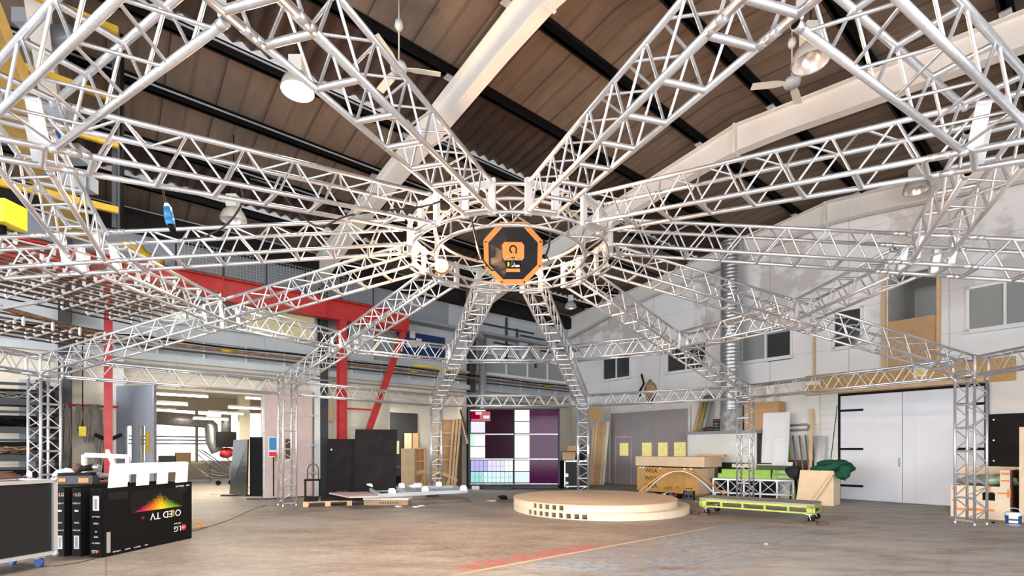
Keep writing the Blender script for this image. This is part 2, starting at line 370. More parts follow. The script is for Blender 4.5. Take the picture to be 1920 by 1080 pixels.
# recess B
rb = MB(); rb.box(sB1-.9, -3.6, 0, sB0+.2, -3.4, hB+.2).box(sB0+.05, -3.6, 0, sB0+.2, -wt, hB+.2).box(sB1-.9, -3.6, 0, sB1-.8, -wt, hB+.2).box(sB1-.9, -3.6, hB+.1, sB0+.2, -wt, hB+.25)
struct('wall_recess', rb, OFFW, BM)
# adjoining workshop
portal('workshop_window_portal', B(17.4, -14.45, 2.35), EG, 18.6, 2.8)
ws = MB(); s0, s1, tb, hc = 7.8, 27, -14.5, 4.5
ws.box(s0, tb-.3, 0, s1, tb, .95).box(s0, tb-.3, 3.75, s1, tb, hc)
for k in range(8):
    q = s0+1.9+k*2.4; ws.box(q, tb-.3, .95, q+.12, tb, 3.75)
ws.box(s0-.3, tb, 0, s0, -3.8, hc).box(s1, tb, 0, s1+.3, -wt, hc)
struct('wall_workshop', ws, CREAM, BM)
fg, nt, b = nodes_mat('dimming_glazing'); nt.nodes.remove(b); tr_ = nt.nodes.new('ShaderNodeBsdfTransparent'); tr_.inputs[0].default_value = (.42, .42, .42, 1); nt.links.new(tr_.outputs[0], nt.nodes['Material Output'].inputs[0])  # plain grey filter, added to cut the light from the workshop windows
struct('window_10', MB().box(s0, tb-.2, .95, s1, tb-.19, 3.75), fg, BM)
struct('ceiling_workshop', MB().box(s0-.3, tb-.3, hc, s1+.3, -wt, hc+.2), CREAM, BM)

# roof: boards between purlins, dark corrugated strips between some
PUR = [.9, 2.8, 4.75, 6.5, 8.4, 10.2]
def slope(mb, s0, s1, a, b, side, th=.05, lift=0):
    ta, tb_ = 11.66-side*a, 11.66-side*b; za, zb = 9.84-.12*a+lift, 9.84-.12*b+lift
    mb.add([(s0, ta, za), (s1, ta, za), (s1, tb_, zb), (s0, tb_, zb), (s0, ta, za+th), (s1, ta, za+th), (s1, tb_, zb+th), (s0, tb_, zb+th)],
           [(0, 1, 2, 3), (7, 6, 5, 4), (0, 4, 5, 1), (1, 5, 6, 2), (2, 6, 7, 3), (3, 7, 4, 0)])
cb = MB()
for a, b in ((0, 2.8), (4.75, 8.4), (10.2, 11.9)): slope(cb, -.4, SMAX, a, b, 1)
slope(cb, -.4, SMAX, 0, 11.9, -1)
struct('ceiling', cb, ROOFM, BM)
cs = MB()
for a, b in ((2.8, 4.75), (8.4, 10.2)):
    N = int((SMAX+.4)/.04); vs = []
    for i in range(N+1):
        s = -.4+i*.04; dz = .05*math.sin(2*PI*s/.32)+.12
        vs += [(s, 11.66-a, 9.84-.12*a+dz), (s, 11.66-b, 9.84-.12*b+dz)]
    cs.add(vs, [(2*i, 2*i+1, 2*i+3, 2*i+2) for i in range(N)], True)
struct('ceiling_rooflight', cs, CORR, BM)
fl = MB()     # wavy white filler strips at the strip edges
for a in (4.70, 10.15):
    for k in range(90):
        s = k*.32; fl.add([(s, 11.66-a, 9.84-.12*a), (s+.32, 11.66-a, 9.84-.12*a), (s+.32, 11.66-a, 9.84-.12*a+.10), (s+.24, 11.66-a, 9.84-.12*a+.06), (s+.08, 11.66-a, 9.84-.12*a+.16), (s, 11.66-a, 9.84-.12*a+.10)], [(0, 1, 2, 3, 4, 5)])
struct('trim_1', fl, WHITE, BM)
def purlin(a, side, lab):
    m = MB(); t = 11.66-side*a; z = 9.84-.12*a
    m.box(-.3, t-.035, z-.18, SMAX, t+.035, z-.002).box(-.3, t-.08, z-.18, SMAX, t+.035, z-.165).box(-.3, t-.04, z-.022, SMAX, t+.10, z-.002)
    tag(obj('roof_purlin', m, BLACK, None, BM), lab, 'purlin', 'dark steel purlins under the roof boards')
for i, a in enumerate(PUR): purlin(a, 1, 'dark steel roof purlin, number %s down from the ridge on the screen-wall side' % ['one', 'two', 'three', 'four', 'five', 'six'][i])
for i, a in enumerate(PUR): purlin(a, -1, 'dark steel roof purlin, number %s down from the ridge on the near right slope' % ['one', 'two', 'three', 'four', 'five', 'six'][i])
def cleats(m, s):
    for a in PUR:
        for sd in (1, -1):
            t = 11.66-sd*a; z = 9.84-.12*a; obj('purlin_cleat', MB().box(s-.28, t-.07, z-.228, s+.28, t+.09, z-.202), STEEL, m)
def rafter(s, lab, cols=True):
    r = thing('roof_rafter', lab, 'rafter', M=BM, group='white steel portal rafters')
    pts = []
    def low(a): return 9.62-.12*a-.62-(.35 if a > 11.4 else max(0, (a-8.2)/3.2*.35) if a > 8.2 else 0)-(.06 if a < .01 else 0)
    A = [0, 1.2, 2.5, 8.2, 10.2, 11.62]
    T = [(11.66-a, a) for a in reversed(A)]+[(11.66+a, a) for a in A[1:]]
    n = len(T); web = MB(); top = MB(); bot = MB()
    vs = [(s-.012, t, 9.62-.12*a) for t, a in T]+[(s-.012, t, low(a)) for t, a in T]+[(s+.012, t, 9.62-.12*a) for t, a in T]+[(s+.012, t, low(a)) for t, a in T]
    fs = []
    for i in range(n-1): fs += [(i, i+1, n+i+1, n+i), (2*n+i, 3*n+i, 3*n+i+1, 2*n+i+1)]
    web.add(vs, fs)
    for i in range(n-1):
        (t0, a0), (t1, a1) = T[i], T[i+1]
        for mb, f, th in ((bot, low, .03), (top, lambda a: 9.62-.12*a, -.03)):
            z0, z1 = f(a0), f(a1)
            mb.add([(s-.13, t0, z0), (s+.13, t0, z0), (s+.13, t1, z1), (s-.13, t1, z1), (s-.13, t0, z0+th), (s+.13, t0, z0+th), (s+.13, t1, z1+th), (s-.13, t1, z1+th)],
                   [(0, 1, 2, 3), (7, 6, 5, 4), (0, 4, 5, 1), (1, 5, 6, 2), (2, 6, 7, 3), (3, 7, 4, 0)])
    ob = obj('web', web, OFFW, r); obj('bottom_flange', bot, OFFW, r); obj('top_flange', top, OFFW, r)
    pl = MB().box(s-.14, 11.63, low(0)-.04, s+.14, 11.69, 9.64); obj('splice_plate', pl, OFFW, r)
    cleats(r, s)
    return r
rafter(.3, 'white roof rafter lying against the end wall above the upper windows')
rafter(6.35, 'white roof rafter crossing behind the upper right lamp and fan')
rafter(12.75, 'white roof rafter nearest the viewer, carrying a small dome camera')
rafter(19.25, 'white roof rafter at the upper left edge behind the yellow arms')
for a, sd, lab in ((6.25, 1, 'thin grey conduit under the roof beside the third purlin, left slope'), (4.5, 1, 'thin grey conduit under the roof beside the second purlin, left slope'), (8.15, 1, 'thin grey conduit under the roof beside the fourth purlin, left slope')):
    t_ = 11.66-a; tag(obj('roof_conduit', MB().tube((0, t_, 9.84-.12*a-.2), (SMAX, t_, 9.84-.12*a-.2), .02, 6), GREY, None, BM), lab, 'conduit')
for s, lab in ((6.35, 'dark steel wall column just left of the video wall'), (12.6, 'dark steel wall column beside the leaning black panels'), (19.25, 'dark steel wall column behind the hanging ropes')):
    m = MB().box(s-.13, .0, 0, s+.13, .03, 8.1).box(s-.13, .27, 0, s+.13, .30, 8.1).box(s-.015, .03, 0, s+.015, .27, 8.1)
    tag(obj('steel_column', m, DKGREY, None, BM), lab, 'column')
# ------------------------------------------------------------------ trusses
S = .36; PER = .52
def lattice(L, y0, z0, y1, z1, ph=0, n=6, r=.0115, x0=0.08, x1=None):
    m = MB(); k = max(1, round((L-.16)/PER)); st = (L-.16)/k
    for i in range(k):
        a = .08+i*st; mid = a+st/2; b = a+st
        if ph == 0: m.tube((a+.02, y0, z0), (mid-.01, y1, z1), r, n, cap=False); m.tube((mid+.01, y1, z1), (b-.02, y0, z0), r, n, cap=False)
        else: m.tube((a+.02, y1, z1), (mid-.01, y0, z0), r, n, cap=False); m.tube((mid+.01, y0, z0), (b-.02, y1, z1), r, n, cap=False)
    return m
def truss(name, L, label, cat, group, rung='bottom', M=None, thick=.025, hi=True):
    """box truss along +x from 0 to L, bottom chords at z=0, y=+-S/2"""
    r = thing(name, label, cat, group=group, M=M or Matrix())
    h = S/2; n = 12 if hi else 8
    for y, z in ((-h, 0), (h, 0), (-h, S), (h, S)):
        c = MB().tube((0, y, z), (L, y, z), thick, n)
        for e in (.0, L): c.tube((max(0, e-.06), y, z), (min(L, e+.06), y, z), thick*1.16, n)
        obj('chord', c, ALU, r)
    k = max(1, round((L-.16)/PER)); st = (L-.16)/k
    faces = {'bottom': (-h, 0, h, 0), 'top': (-h, S, h, S), 'in': (-h, 0, -h, S), 'out': (h, 0, h, S)}
    rm = MB()
    y0, z0, y1, z1 = faces[rung]
    base = MB().tube((0, y0, z0), (0, y1, z1), .0235, n, cap=False).mesh('rung', ALU)
    for i in range(k+1):
        obj('rung', base, ALU, r, TF(.08+i*st, 0, 0))
    for f, (y0, z0, y1, z1) in faces.items():
        if f == rung: continue
        fl_ = MB()
        obj('brace_lattice', lattice(L, y0, z0, y1, z1, 0 if f in ('in', 'out') and rung == 'bottom' else (1 if f in ('in', 'out') else 0), 8 if hi else 6), ALU, r)
    return r
HX, HD = -.03, 7.814
RO, RM, RH1, RH2, ZO, ZM, ZH = 10.157, 5.563, 1.543, 1.179, 3.163, 3.961, 4.625
def W(a, r, z=0): a = math.radians(a-.3); return Vector((HX+r*math.sin(a), HD+r*math.cos(a), z))
def zs(r): return ZH-(ZH-ZO)*(r-RH1)/(RO-RH1)
WHERE = {-15: 'the tower left of the video wall', 15: 'the tower right of the video wall', 45: 'the tower behind the green trolley',
         75: 'the tower before the white doors', 105: 'the right edge at mid height', 135: 'the upper right edge', 165: 'the grey lamp, top right',
         -165: 'the lit lamp, top left', -135: 'the yellow girder, upper left', -105: 'the left edge at mid height', -75: 'the tower by the flight case', -45: 'the tower at the pink door'}
SHORT = {-15: 'left video-wall tower', 15: 'right video-wall tower', 45: 'trolley tower', 75: 'white-door tower', 105: 'right edge', 135: 'upper right edge', 165: 'grey lamp',
         -165: 'lit lamp', -135: 'yellow girder', -105: 'left edge', -75: 'flight-case tower', -45: 'pink-door tower'}
ANG = [-165, -135, -105, -75, -45, -15, 15, 45, 75, 105, 135, 165]
# hub ring
hub = thing('hub_ring_truss', 'circular aluminium truss ring at the centre of the overhead wheel', 'truss ring', W(0, 0, ZH))
for rr in (RH1, RH2):
    for z in (0, S):
        obj('ring_chord', MB().path([(rr*math.cos(2*PI*i/72), rr*math.sin(2*PI*i/72), z) for i in range(72)], .025, 12, True), ALU, hub)
def cyl(r, a, z): return (r*math.cos(a), r*math.sin(a), z)
NB = 12
for (ra, za), (rb_, zb) in (((RH1, 0), (RH1, S)), ((RH2, 0), (RH2, S)), ((RH1, 0), (RH2, 0)), ((RH1, S), (RH2, S))):
    m = MB()
    for i in range(NB):
        a0, a1, a2 = (2*PI*(i+q)/NB for q in (0, .5, 1))
        m.tube(cyl(ra, a0, za), cyl(rb_, a1, zb), .0125, 8, cap=False).tube(cyl(rb_, a1, zb), cyl(ra, a2, za), .0125, 8, cap=False)
    obj('ring_brace_lattice', m, ALU, hub)
for a in ANG:
    th = PI/2-math.radians(a-.3)
    for sgn in (-1, 1):
        M = Matrix.Rotation(th, 4, 'Z')
        obj('mounting_plate', MB().box(RH1+.0, sgn*.18-.045, -.05, RH1+.05, sgn*.18+.045, S+.05), ALUP, hub, M)
    obj('mounting_bracket', MB().box(RH1+.005, -.18, S-.06, RH1+.045, .18, S+.03), ALUP, hub, Matrix.Rotation(th, 4, 'Z')); obj('mounting_bracket', MB().box(RH1+.005, -.18, -.03, RH1+.045, .18, .03), ALUP, hub, Matrix.Rotation(th, 4, 'Z'))
# spokes, built once and copied
r0, r1 = RH1+.05, RM-.42
def spokeM(a, ra): p = W(a, ra, zs(ra)); q = W(a, ra+1, zs(ra+1)); return frame(p, q-p)
L1 = (W(0, r1, zs(r1))-W(0, r0, zs(r0))).length
proto = truss('spoke_truss', L1, '', 'truss', 'inner spokes of the truss wheel')
proto.matrix_basis = spokeM(ANG[0], r0); proto['label'] = 'inner spoke truss from the hub toward '+WHERE[ANG[0]]
for a in ANG[1:]: dup(proto, 'inner spoke truss from the hub toward '+WHERE[a], spokeM(a, r0))
# junctions at the middle ring
def junction():
    j = thing('truss_junction', '', 'truss junction', group='junctions where spokes cross the middle ring')
    h = S/2; L = .84/math.cos(.17)
    for y, z in ((-h, 0), (h, 0), (-h, S), (h, S)): obj('chord', MB().tube((0, y, z), (L, y, z), .026, 12).tube((0, y, z), (.09, y, z), .030, 12).tube((L-.09, y, z), (L, y, z), .030, 12), ALU, j)
    base = MB().tube((0, -h, 0), (0, h, 0), .0235, 12, cap=False).mesh('rung', ALU)
    for x in (L/2-.2, L/2+.2): obj('rung', base, ALU, j, TF(x, 0, 0))
    for x in (L/2-.19, L/2+.19):
        for y in (-h, h):
            sg = 1 if y > 0 else -1
            obj('corner_plate', MB().box(x-.045, y+sg*.0, .0, x+.045, y+sg*.012, S).box(x-.045, y, .0, x-.035, y+sg*.06, S), ALUP, j)
    for y in (-h, h): obj('brace', MB().tube((.02, y, 0), (L/2-.2, y, S), .0125, 8), ALU, j); obj('brace', MB().tube((L-.02, y, 0), (L/2+.2, y, S), .0125, 8), ALU, j)
    return j
pj = junction()
for i, a in enumerate(ANG):
    lab = 'white-plated middle ring junction on the spoke toward '+WHERE[a]
    if i == 0: pj.matrix_basis = spokeM(a, RM-.42); pj['label'] = lab
    else: dup(pj, lab, spokeM(a, RM-.42))
# outer spokes
r2 = RM+.42
def outer(a, rend): return (W(a, rend, zs(rend))-W(a, r2, zs(r2))).length
po = truss('outer_spoke_truss', outer(0, RO-.22), '', 'truss', 'outer spokes of the truss wheel')
first = True
for a in (-135, -105, -75, -15, 15, 45, 75, 105, 135):
    lab = 'outer spoke truss beyond the middle ring toward '+WHERE[a]
    if first: po.matrix_basis = spokeM(a, r2); po['label'] = lab; first = False
    else: dup(po, lab, spokeM(a, r2))
RT1 = 8.81
truss('outer_spoke_truss', outer(0, RT1+.2), 'shorter outer spoke truss with cut ends at the tower by the pink door', 'truss', 'outer spokes of the truss wheel', M=spokeM(-45, r2))
# middle ring segments
def seg(pa, pb, cut): d = (pb-pa).normalized(); return pa+d*cut, pb-d*cut
a0, b0 = seg(W(-15, RM, ZM), W(15, RM, ZM), .26)
pm = truss('middle_ring_truss', (b0-a0).length, '', 'truss', 'middle ring of the truss wheel', rung='top')
first = True
for i, a in enumerate(ANG):
    nx = ANG[(i+1) % 12]
    rm_ = RM+(.14 if i == 11 else 0)
    A, B_ = seg(W(a, rm_, ZM), W(nx, rm_, ZM), .26)
    lab = 'middle ring truss between the spokes of the %s and %s' % (SHORT[a], SHORT[nx])
    if first: pm.matrix_basis = frame(A, B_-A); pm['label'] = lab; first = False
    else: dup(pm, lab, frame(A, B_-A))
# outer ring and towers
TW = {a: W(a, RO, 0) for a in (-135, -105, -75, -15, 15, 45, 75, 105, 135)}; TW[-45] = W(-45.6, RT1, 0)
seq = [-135, -105, -75, -45, -15, 15, 45, 75, 105, 135]
for a, b in zip(seq, seq[1:]):
    A, B_ = seg(TW[a]+Vector((0, 0, ZO)), TW[b]+Vector((0, 0, ZO)), .24)
    truss('outer_ring_truss', (B_-A).length, 'outer ring truss between the %s and the %s' % (SHORT[a], SHORT[b]), 'truss', 'outer ring of the truss wheel', M=frame(A, B_-A), hi=False)
def tower(a, H):
    p = TW[a]; rad = (W(a, 1)-W(a, 0)).normalized(); tan = Vector((rad.y, -rad.x, 0))
    # local frame: x up, z radial outward -> 'bottom' face is the inner one
    M = Matrix(((0, tan.x, rad.x, p.x-rad.x*S/2), (0, tan.y, rad.y, p.y-rad.y*S/2), (1, 0, 0, .012), (0, 0, 0, 1)))
    lab = {-15: 'four-legged truss tower left of the video wall', 15: 'four-legged truss tower right of the video wall', 45: 'four-legged truss tower rising behind the green trolley',
           75: 'nearest right truss tower in front of the white double doors', -75: 'nearest left truss tower before the black stillages', -45: 'truss tower standing in front of the pink door'}[a]
    t = truss('truss_tower', H, lab, 'truss tower', 'towers carrying the truss wheel', M=M)
    for y in (-S/2, S/2):
        for z in (0, S): obj('foot', MB().tube((-.012, y, z), (.03, y, z), .03, 12), STEEL, t)
    return t
for a in (-75, -15, 15, 45, 75): tower(a, ZO-.05)
tower(-45, ZO+.55)
for a in (-75, -15, 15, 45, 75):     # square corner blocks on the towers
    p = TW[a]; rad = (W(a, 1)-W(a, 0)).normalized()
    M = frame(p+Vector((0, 0, ZO)), rad)
    j = thing('tower_corner_block', 'corner block with white posts on top of '+WHERE[a], 'truss junction', M=M, group='corner blocks on the towers')
    for x in (-.2, .2):
        for y in (-.2, .2): obj('post', MB().tube((x, y, -.04), (x, y, S+.05), .027, 10), ALUP, j)
    for z in (0, S):
        for q in (-.2, .2):
            obj('side_tube', MB().tube((-.2, q, z), (.2, q, z), .025, 10), ALU, j); obj('side_tube', MB().tube((q, -.2, z), (q, .2, z), .025, 10), ALU, j)
# ------------------------------------------------------------------ speaker hanging in the hub
def cc(px, py, d): return P(px, py, d)
sp_c = P(962, 476, 7.75); nrm = Vector((.0, -.86, -.52)).normalized()
xx = Vector((1, 0, 0)); yy = nrm.cross(xx).normalized()*-1
if yy.z < 0: yy = -yy
SM = Matrix(((xx.x, yy.x, nrm.x, sp_c.x), (xx.y, yy.y, nrm.y, sp_c.y), (xx.z, yy.z, nrm.z, sp_c.z), (0, 0, 0, 1)))
spk = thing('octagonal_speaker', 'octagonal black and copper horn speaker hung in the hub ring', 'speaker', M=SM)
def octa(r, sq=.5, rx=1): 
    return [(r*rx*x, r*y) for x, y in ((-1, -.42), (-.42, -1), (.42, -1), (1, -.42), (1, .42), (.42, 1), (-.42, 1), (-1, .42))]
obj('body', MB().prism(octa(.46), -.20, -.02), BLACK, spk)
rim = MB(); o1, o2 = octa(.46), octa(.385)
rim.add([(x, y, .0) for x, y in o1]+[(x, y, .0) for x, y in o2]+[(x, y, -.02) for x, y in o1], [(i, (i+1) % 8, 8+(i+1) % 8, 8+i) for i in range(8)]+[(i, (i+1) % 8, 16+(i+1) % 8, 16+i) for i in range(8)])
obj('copper_rim', rim, COPPER, spk)
hn = MB(); o3 = octa(.17)
hn.add([(x, y, .0) for x, y in octa(.385)]+[(x, y, .16) for x, y in o3], [(i, (i+1) % 8, 8+(i+1) % 8, 8+i) for i in range(8)]+[tuple(range(8, 16))])
obj('horn_back', hn, mat('horn_plastic', (.035, .035, .042), .95, spec=.1), spk)
cpn = obj('copper_panel', MB().prism([(-.16, -.02), (-.14, -.06), (.14, -.06), (.17, -.02), (.17, .15), (.13, .2), (-.13, .2), (-.17, .15)], .16, .20), COPPER, spk)
obj('badge', MB().path([(.0+.05*math.cos(t*PI/12-.6), .10+.05*math.sin(t*PI/12-.6), .205) for t in range(20)], .010, 6).bar((.035, .06, .205), (.055, .045, .205), .02, .01), BLACK, cpn)
for sx in (-.085, .085): obj('screw', MB().lathe([(.001, .215), (.018, .213), (.02, .2)], 12, c=(sx, -.02, 0)), STEEL, cpn)
obj('slot', MB().box(-.03, -.027, .2, .03, -.013, .204), BLACK, cpn)
obj('connector_bay', MB().box(-.12, -.24, .1, .12, -.07, .165), BLACK, spk)
obj('connector_plate', MB().box(-.11, -.24, .165, .11, -.19, .17), COPPER, spk)
obj('plug', MB().tube((-.07, -.09, .18), (-.07, -.16, .2), .013, 10), YELB, spk)
obj('plug', MB().tube((.02, -.09, .18), (.02, -.16, .2), .011, 10), STEEL, spk)
obj('label_plate', MB().box(-.03, -.165, .166, .10, -.135, .169), PAPER, spk)
for k, (x, y) in enumerate(octa(.425)): obj('bolt', MB().cbox((x, y, .01), .02, .02, .03), BLACK, spk)
obj('yoke', MB().path([(-.50, -.08, .0), (-.56, .1, .0), (-.58, .36, .0), (-.52, .5, .0), (-.38, .55, .0), (.38, .55, .0), (.52, .5, .0), (.58, .36, .0), (.56, .1, .0), (.50, -.08, .0)], .017, 8), DKGREY, spk)
for sx in (-1, 1): obj('clamp_knob', MB().tube((sx*.44, -.05, -.08), (sx*.53, -.05, -.08), .03, 10).bar((sx*.53, -.05, -.08), (sx*.58, -.12, -.08), .02, .02), BLACK, spk)
# chain and cable in the hub
hk = W(0, -RH2, ZH+.02)
tag(obj('hanging_chain', MB().path([P(962, 432, 7.62)+Vector((0, 0, .0)), P(962, 405, 7.4), Vector((HX, HD-RH2+.1, ZH+S))], .012, 6), STEEL), 'steel chain holding the octagonal speaker to the hub ring', 'chain')
tag(obj('speaker_cable', MB().path([P(867, 388, 6.35), P(884, 410, 6.4), P(893, 450, 6.6), P(903, 485, 6.9), P(922, 507, 7.05), P(945, 505, 7.1), P(960, 497, 7.15), P(962, 487, 7.3)], .012, 8), RUBBER), 'black cable sagging from the hub ring to the octagonal speaker', 'cable')
def cab(pts, r=.012, lab='', m=None, name='cable'): return tag(obj(name, MB().path(pts, r, 8), m or RUBBER), lab, 'cable')
def sm(pts, k=4):
    out = []
    for i in range(len(pts)-1):
        p0 = pts[max(i-1, 0)]; p1 = pts[i]; p2 = pts[i+1]; p3 = pts[min(i+2, len(pts)-1)]
        for j in range(k):
            t = j/k; out.append(.5*((2*p1)+(p2-p0)*t+(2*p0-5*p1+4*p2-p3)*t*t+(3*p1-p0-3*p2+p3)*t**3))
    return out+[pts[-1]]
cab(sm([P(258, 335, 4.9), P(275, 350, 4.95), P(290, 352, 5.0), P(303, 345, 5.0), P(308, 372, 5.0), P(312, 388, 5.0)]), .011, 'black cable looped over the left spoke down to the blue plug')
pb_ = thing('blue_plug', 'blue industrial plug hanging on its cable at upper left', 'plug', P(318, 408, 5.0))
obj('plug_body', MB().tube((-.02, 0, .1), (.0, 0, -.02), .036, 14, .045).tube((0, 0, -.02), (.015, 0, -.08), .045, 14, .038), BLUEL, pb_)
obj('cable_gland', MB().tube((-.032, 0, .14), (-.02, 0, .1), .02, 12, .034), LOGOW, pb_)
obj('plug_face', MB().tube((.015, 0, -.08), (.035, 0, -.13), .036, 12, .03), BLACK, pb_)
cab(sm([P(452, 352, 5.4), P(455, 375, 5.5), P(443, 400, 5.6), P(420, 425, 5.8), P(380, 445, 6.0), P(345, 448, 6.2)]), .011, 'thin black cable drooping below the left spoke near the hanging lamp')
cab(sm([P(470, 335, 5.4), P(520, 355, 5.6), P(560, 400, 5.75), P(600, 425, 5.8), P(650, 405, 5.9), P(720, 395, 6.0), P(790, 388, 6.2), P(850, 372, 6.35), P(867, 388, 6.4)]), .011, 'long black cable strung along the left spoke to the hub ring')
# warm work light
wlp = thing('work_light', 'glowing orange halogen work light clamped to the hub ring', 'lamp', (-1.16, 8.1, 4.62))
obj('bulb', MB().blob((0, -.04, 0), .045, .045, .045, 1, 0), BULB, wlp)
obj('housing', MB().lathe([(.11, 0), (.12, .05), (.06, .13), (.0, .14)], 16, M=Matrix.Rotation(-PI/2, 4, 'X')), ORANGE, wlp)
obj('clamp', MB().tube((0, .1, 0), (0, .22, .05), .015, 8), BLACK, wlp)

# ------------------------------------------------------------------ high bay lamps and fans
def highbay(px, py, d, R, lab, lit=False, hang=None, tilt=0, kind=0):
    p = P(px, py, d)
    t = thing('high_bay_lamp', lab, 'lamp', p, group='high bay lamps under the roof')
    MM = Matrix.Rotation(tilt, 4, 'Y')
    sh = obj('lamp_shade', MB().lathe([(R, 0), (R*1.02, .01), (R*.97, R*.35), (R*.8, R*.75), (R*.5, R*1.05), (R*.3, R*1.15), (.0, R*1.16)], 28, MM), LAMPG, t)
    obj('reflector', MB().lathe([(R*.97, .005), (R*.9, R*.33), (R*.7, R*.7), (R*.3, R*1.05), (0, R*1.06)], 28, MM), HBLAMP if lit else REFL, t)
    obj('glass', MB().lathe([(.0, R*.35), (R*.2, R*.36), (R*.26, R*.7), (0, R*.9)], 16, MM), HBLAMP if lit else PAPER, t)
    obj('gear_box', MB().box(-R*.42, -R*.42, R*1.1, R*.42, R*.42, R*2.1), LAMPW, t)
    top = 10.0
    obj('suspension_rod', MB().tube((0, 0, R*2.1), (0, 0, max(R*2.1+.1, roof_at(p)-p.z-.04)), .012, 6), BLACK, t)
    return p
def roof_at(p):
    t = (Vector((p.x, p.y, 0))-C0).dot(EG); return RZ(t)
highbay(1520, 118, 8.2, .29, 'grey high bay lamp with white gear box, upper right under the roof')
highbay(1718, 358, 13.5, .30, 'unlit high bay lamp partly hidden by the upper right spoke')
highbay(438, 415, 11.5, .28, 'unlit high bay lamp hanging behind the left spoke')
highbay(1070, 577, 20.5, .24, 'small distant high bay lamp hanging near the far corner')
p = highbay(558, 172, 8.6, .27, 'brightly lit high bay lamp at upper left', lit=True)
l = area('lit_high_bay_light', (p.x, p.y, p.z-.02), .5, 160, (.97, 1, .88))
def fan(px, py, d, lab, rot):
    p = P(px, py, d); t = thing('ceiling_fan', lab, 'fan', p, group='ceiling fans')
    obj('motor', MB().lathe([(0, -.06), (.13, -.055), (.15, .0), (.12, .07), (.0, .09)], 20), LGREY, t)
    obj('down_rod', MB().tube((0, 0, .09), (0, 0, roof_at(p)-p.z-.05), .013, 8), LAMPW, t)
    obj('canopy', MB().lathe([(0, -.12), (.05, -.11), (.075, -.05), (.06, .04), (0, .05)], 14, c=(0, 0, max(.4, min(roof_at(p)-p.z-.1, .78)))), LAMPW, t)
    for k in range(3):
        M = Matrix.Rotation(rot+k*2*PI/3, 4, 'Z') @ Matrix.Rotation(.2, 4, 'X')
        obj('blade', MB().prism([(.12, -.04), (.3, -.075), (.72, -.07), (.72, .07), (.3, .075), (.12, .04)], -.006, .006), LAMPW, t, M)
fan(748, 128, 8.6, 'pale ceiling fan in front of the dark rooflight strip', .2)
fan(1485, 155, 9.3, 'pale ceiling fan beside the upper right lamp', .9)
cm = thing('dome_camera', 'small white and black dome camera under the nearest rafter', 'camera', P(984, 52, 9.6))
obj('housing', MB().tube((0, 0, .02), (0, 0, .08), .06, 16), LOGOW, cm); obj('dome', MB().blob((0, 0, .0), .045, .045, .045, 0, 0), BLACK, cm)

# ------------------------------------------------------------------ red crane runway and mesh walkway
OFF = 1.0
def bL(px, off): return sL(px, off)[0]
sr0, sr1 = bL(765, OFF), 24.0
zt, zb = 6.62, 5.95
red = thing('red_crane_beam', 'long red painted steel runway beam along the side wall', 'beam', M=BM)
obj('web', MB().box(sr0, OFF-.015, zb, sr1, OFF+.015, zt), REDP, red)
obj('flange', MB().box(sr0, OFF-.17, zt-.03, sr1, OFF+.17, zt), REDP, red); obj('flange', MB().box(sr0, OFF-.17, zb, sr1, OFF+.17, zb+.03), REDP, red)
obj('crane_rail', MB().box(sr0, OFF-.03, zt, sr1, OFF+.03, zt+.07), DKGREY, red)
for s in (sr0+.05, sr0+.9, sr0+3, sr0+6, sr0+9, sr0+12): obj('stiffener', MB().box(s-.01, OFF-.15, zb, s+.01, OFF+.15, zt), REDP, red)
for px, lab in ((641, 'red steel column behind the leaning black panels'), (203, 'red steel column with ropes and a strap hung on it')):
    s = bL(px, OFF); c = thing('red_steel_column', lab, 'column', M=BM @ TF(s, OFF, 0))
    wd = .125 if px > 400 else .09
    obj('flange', MB().box(-wd, -.15, 0, wd, -.12, zb), REDP, c); obj('flange', MB().box(-wd, .12, 0, wd, .15, zb), REDP, c); obj('web', MB().box(-.01, -.12, 0, .01, .12, zb), REDP, c)
    obj('base_plate', MB().box(-wd-.08, -.22, .0, wd+.08, .22, .02), REDP, c)
a_ = B(bL(757, OFF), OFF, zb); b_ = B(bL(684, OFF), OFF, 1.9)
br = thing('red_diagonal_brace', 'red diagonal steel brace from the beam end down behind the panels', 'brace')
obj('brace_beam', MB().bar(a_, b_, .16, .2), REDP, br)
obj('cross_tie', MB().bar(B(bL(648, OFF), OFF, 3.0), B(bL(696, OFF), OFF, 3.0), .06, .06), REDP, br)
mg = thing('mesh_guard', 'grey wire mesh guard panels above the red beam', 'guard rail', M=BM)
wm = MB(); s0_, s1_ = bL(700, .45), bL(330, .45)
k = s0_
while k < s1_: wm.box(k, .445, 6.75, k+.012, .455, 7.65); k += .09
z = 6.75
while z < 7.65: wm.box(s0_, .445, z, s1_, .455, z+.010); z += .09
obj('wire_mesh', wm, STEEL, mg)
for i in range(6):
    s = s0_+(s1_-s0_)*i/5; obj('post', MB().tube((s, .45, 6.7), (s, .45, 7.7), .025, 8), DKGREY, mg)
obj('top_rail', MB().tube((s0_, .45, 7.68), (s1_, .45, 7.68), .025, 8), DKGREY, mg); obj('bottom_rail', MB().tube((s0_, .45, 6.72), (s1_, .45, 6.72), .025, 8), DKGREY, mg)
struct('trim_2', MB().box(-.3, .0, 7.7, SMAX, .28, 8.3), BLKM, BM)       # matt black strip along the eaves
struct('trim_mesh_shade', MB().box(sL(840)[0], .0, 6.66, SMAX, .03, 7.7), GREY, BM)  # added grey sheet standing in for the mesh's shadow on the pale wall
struct('trim_3', MB().box(0, .0, 6.55, SMAX, .55, 6.66), GREY, BM)       # walkway deck

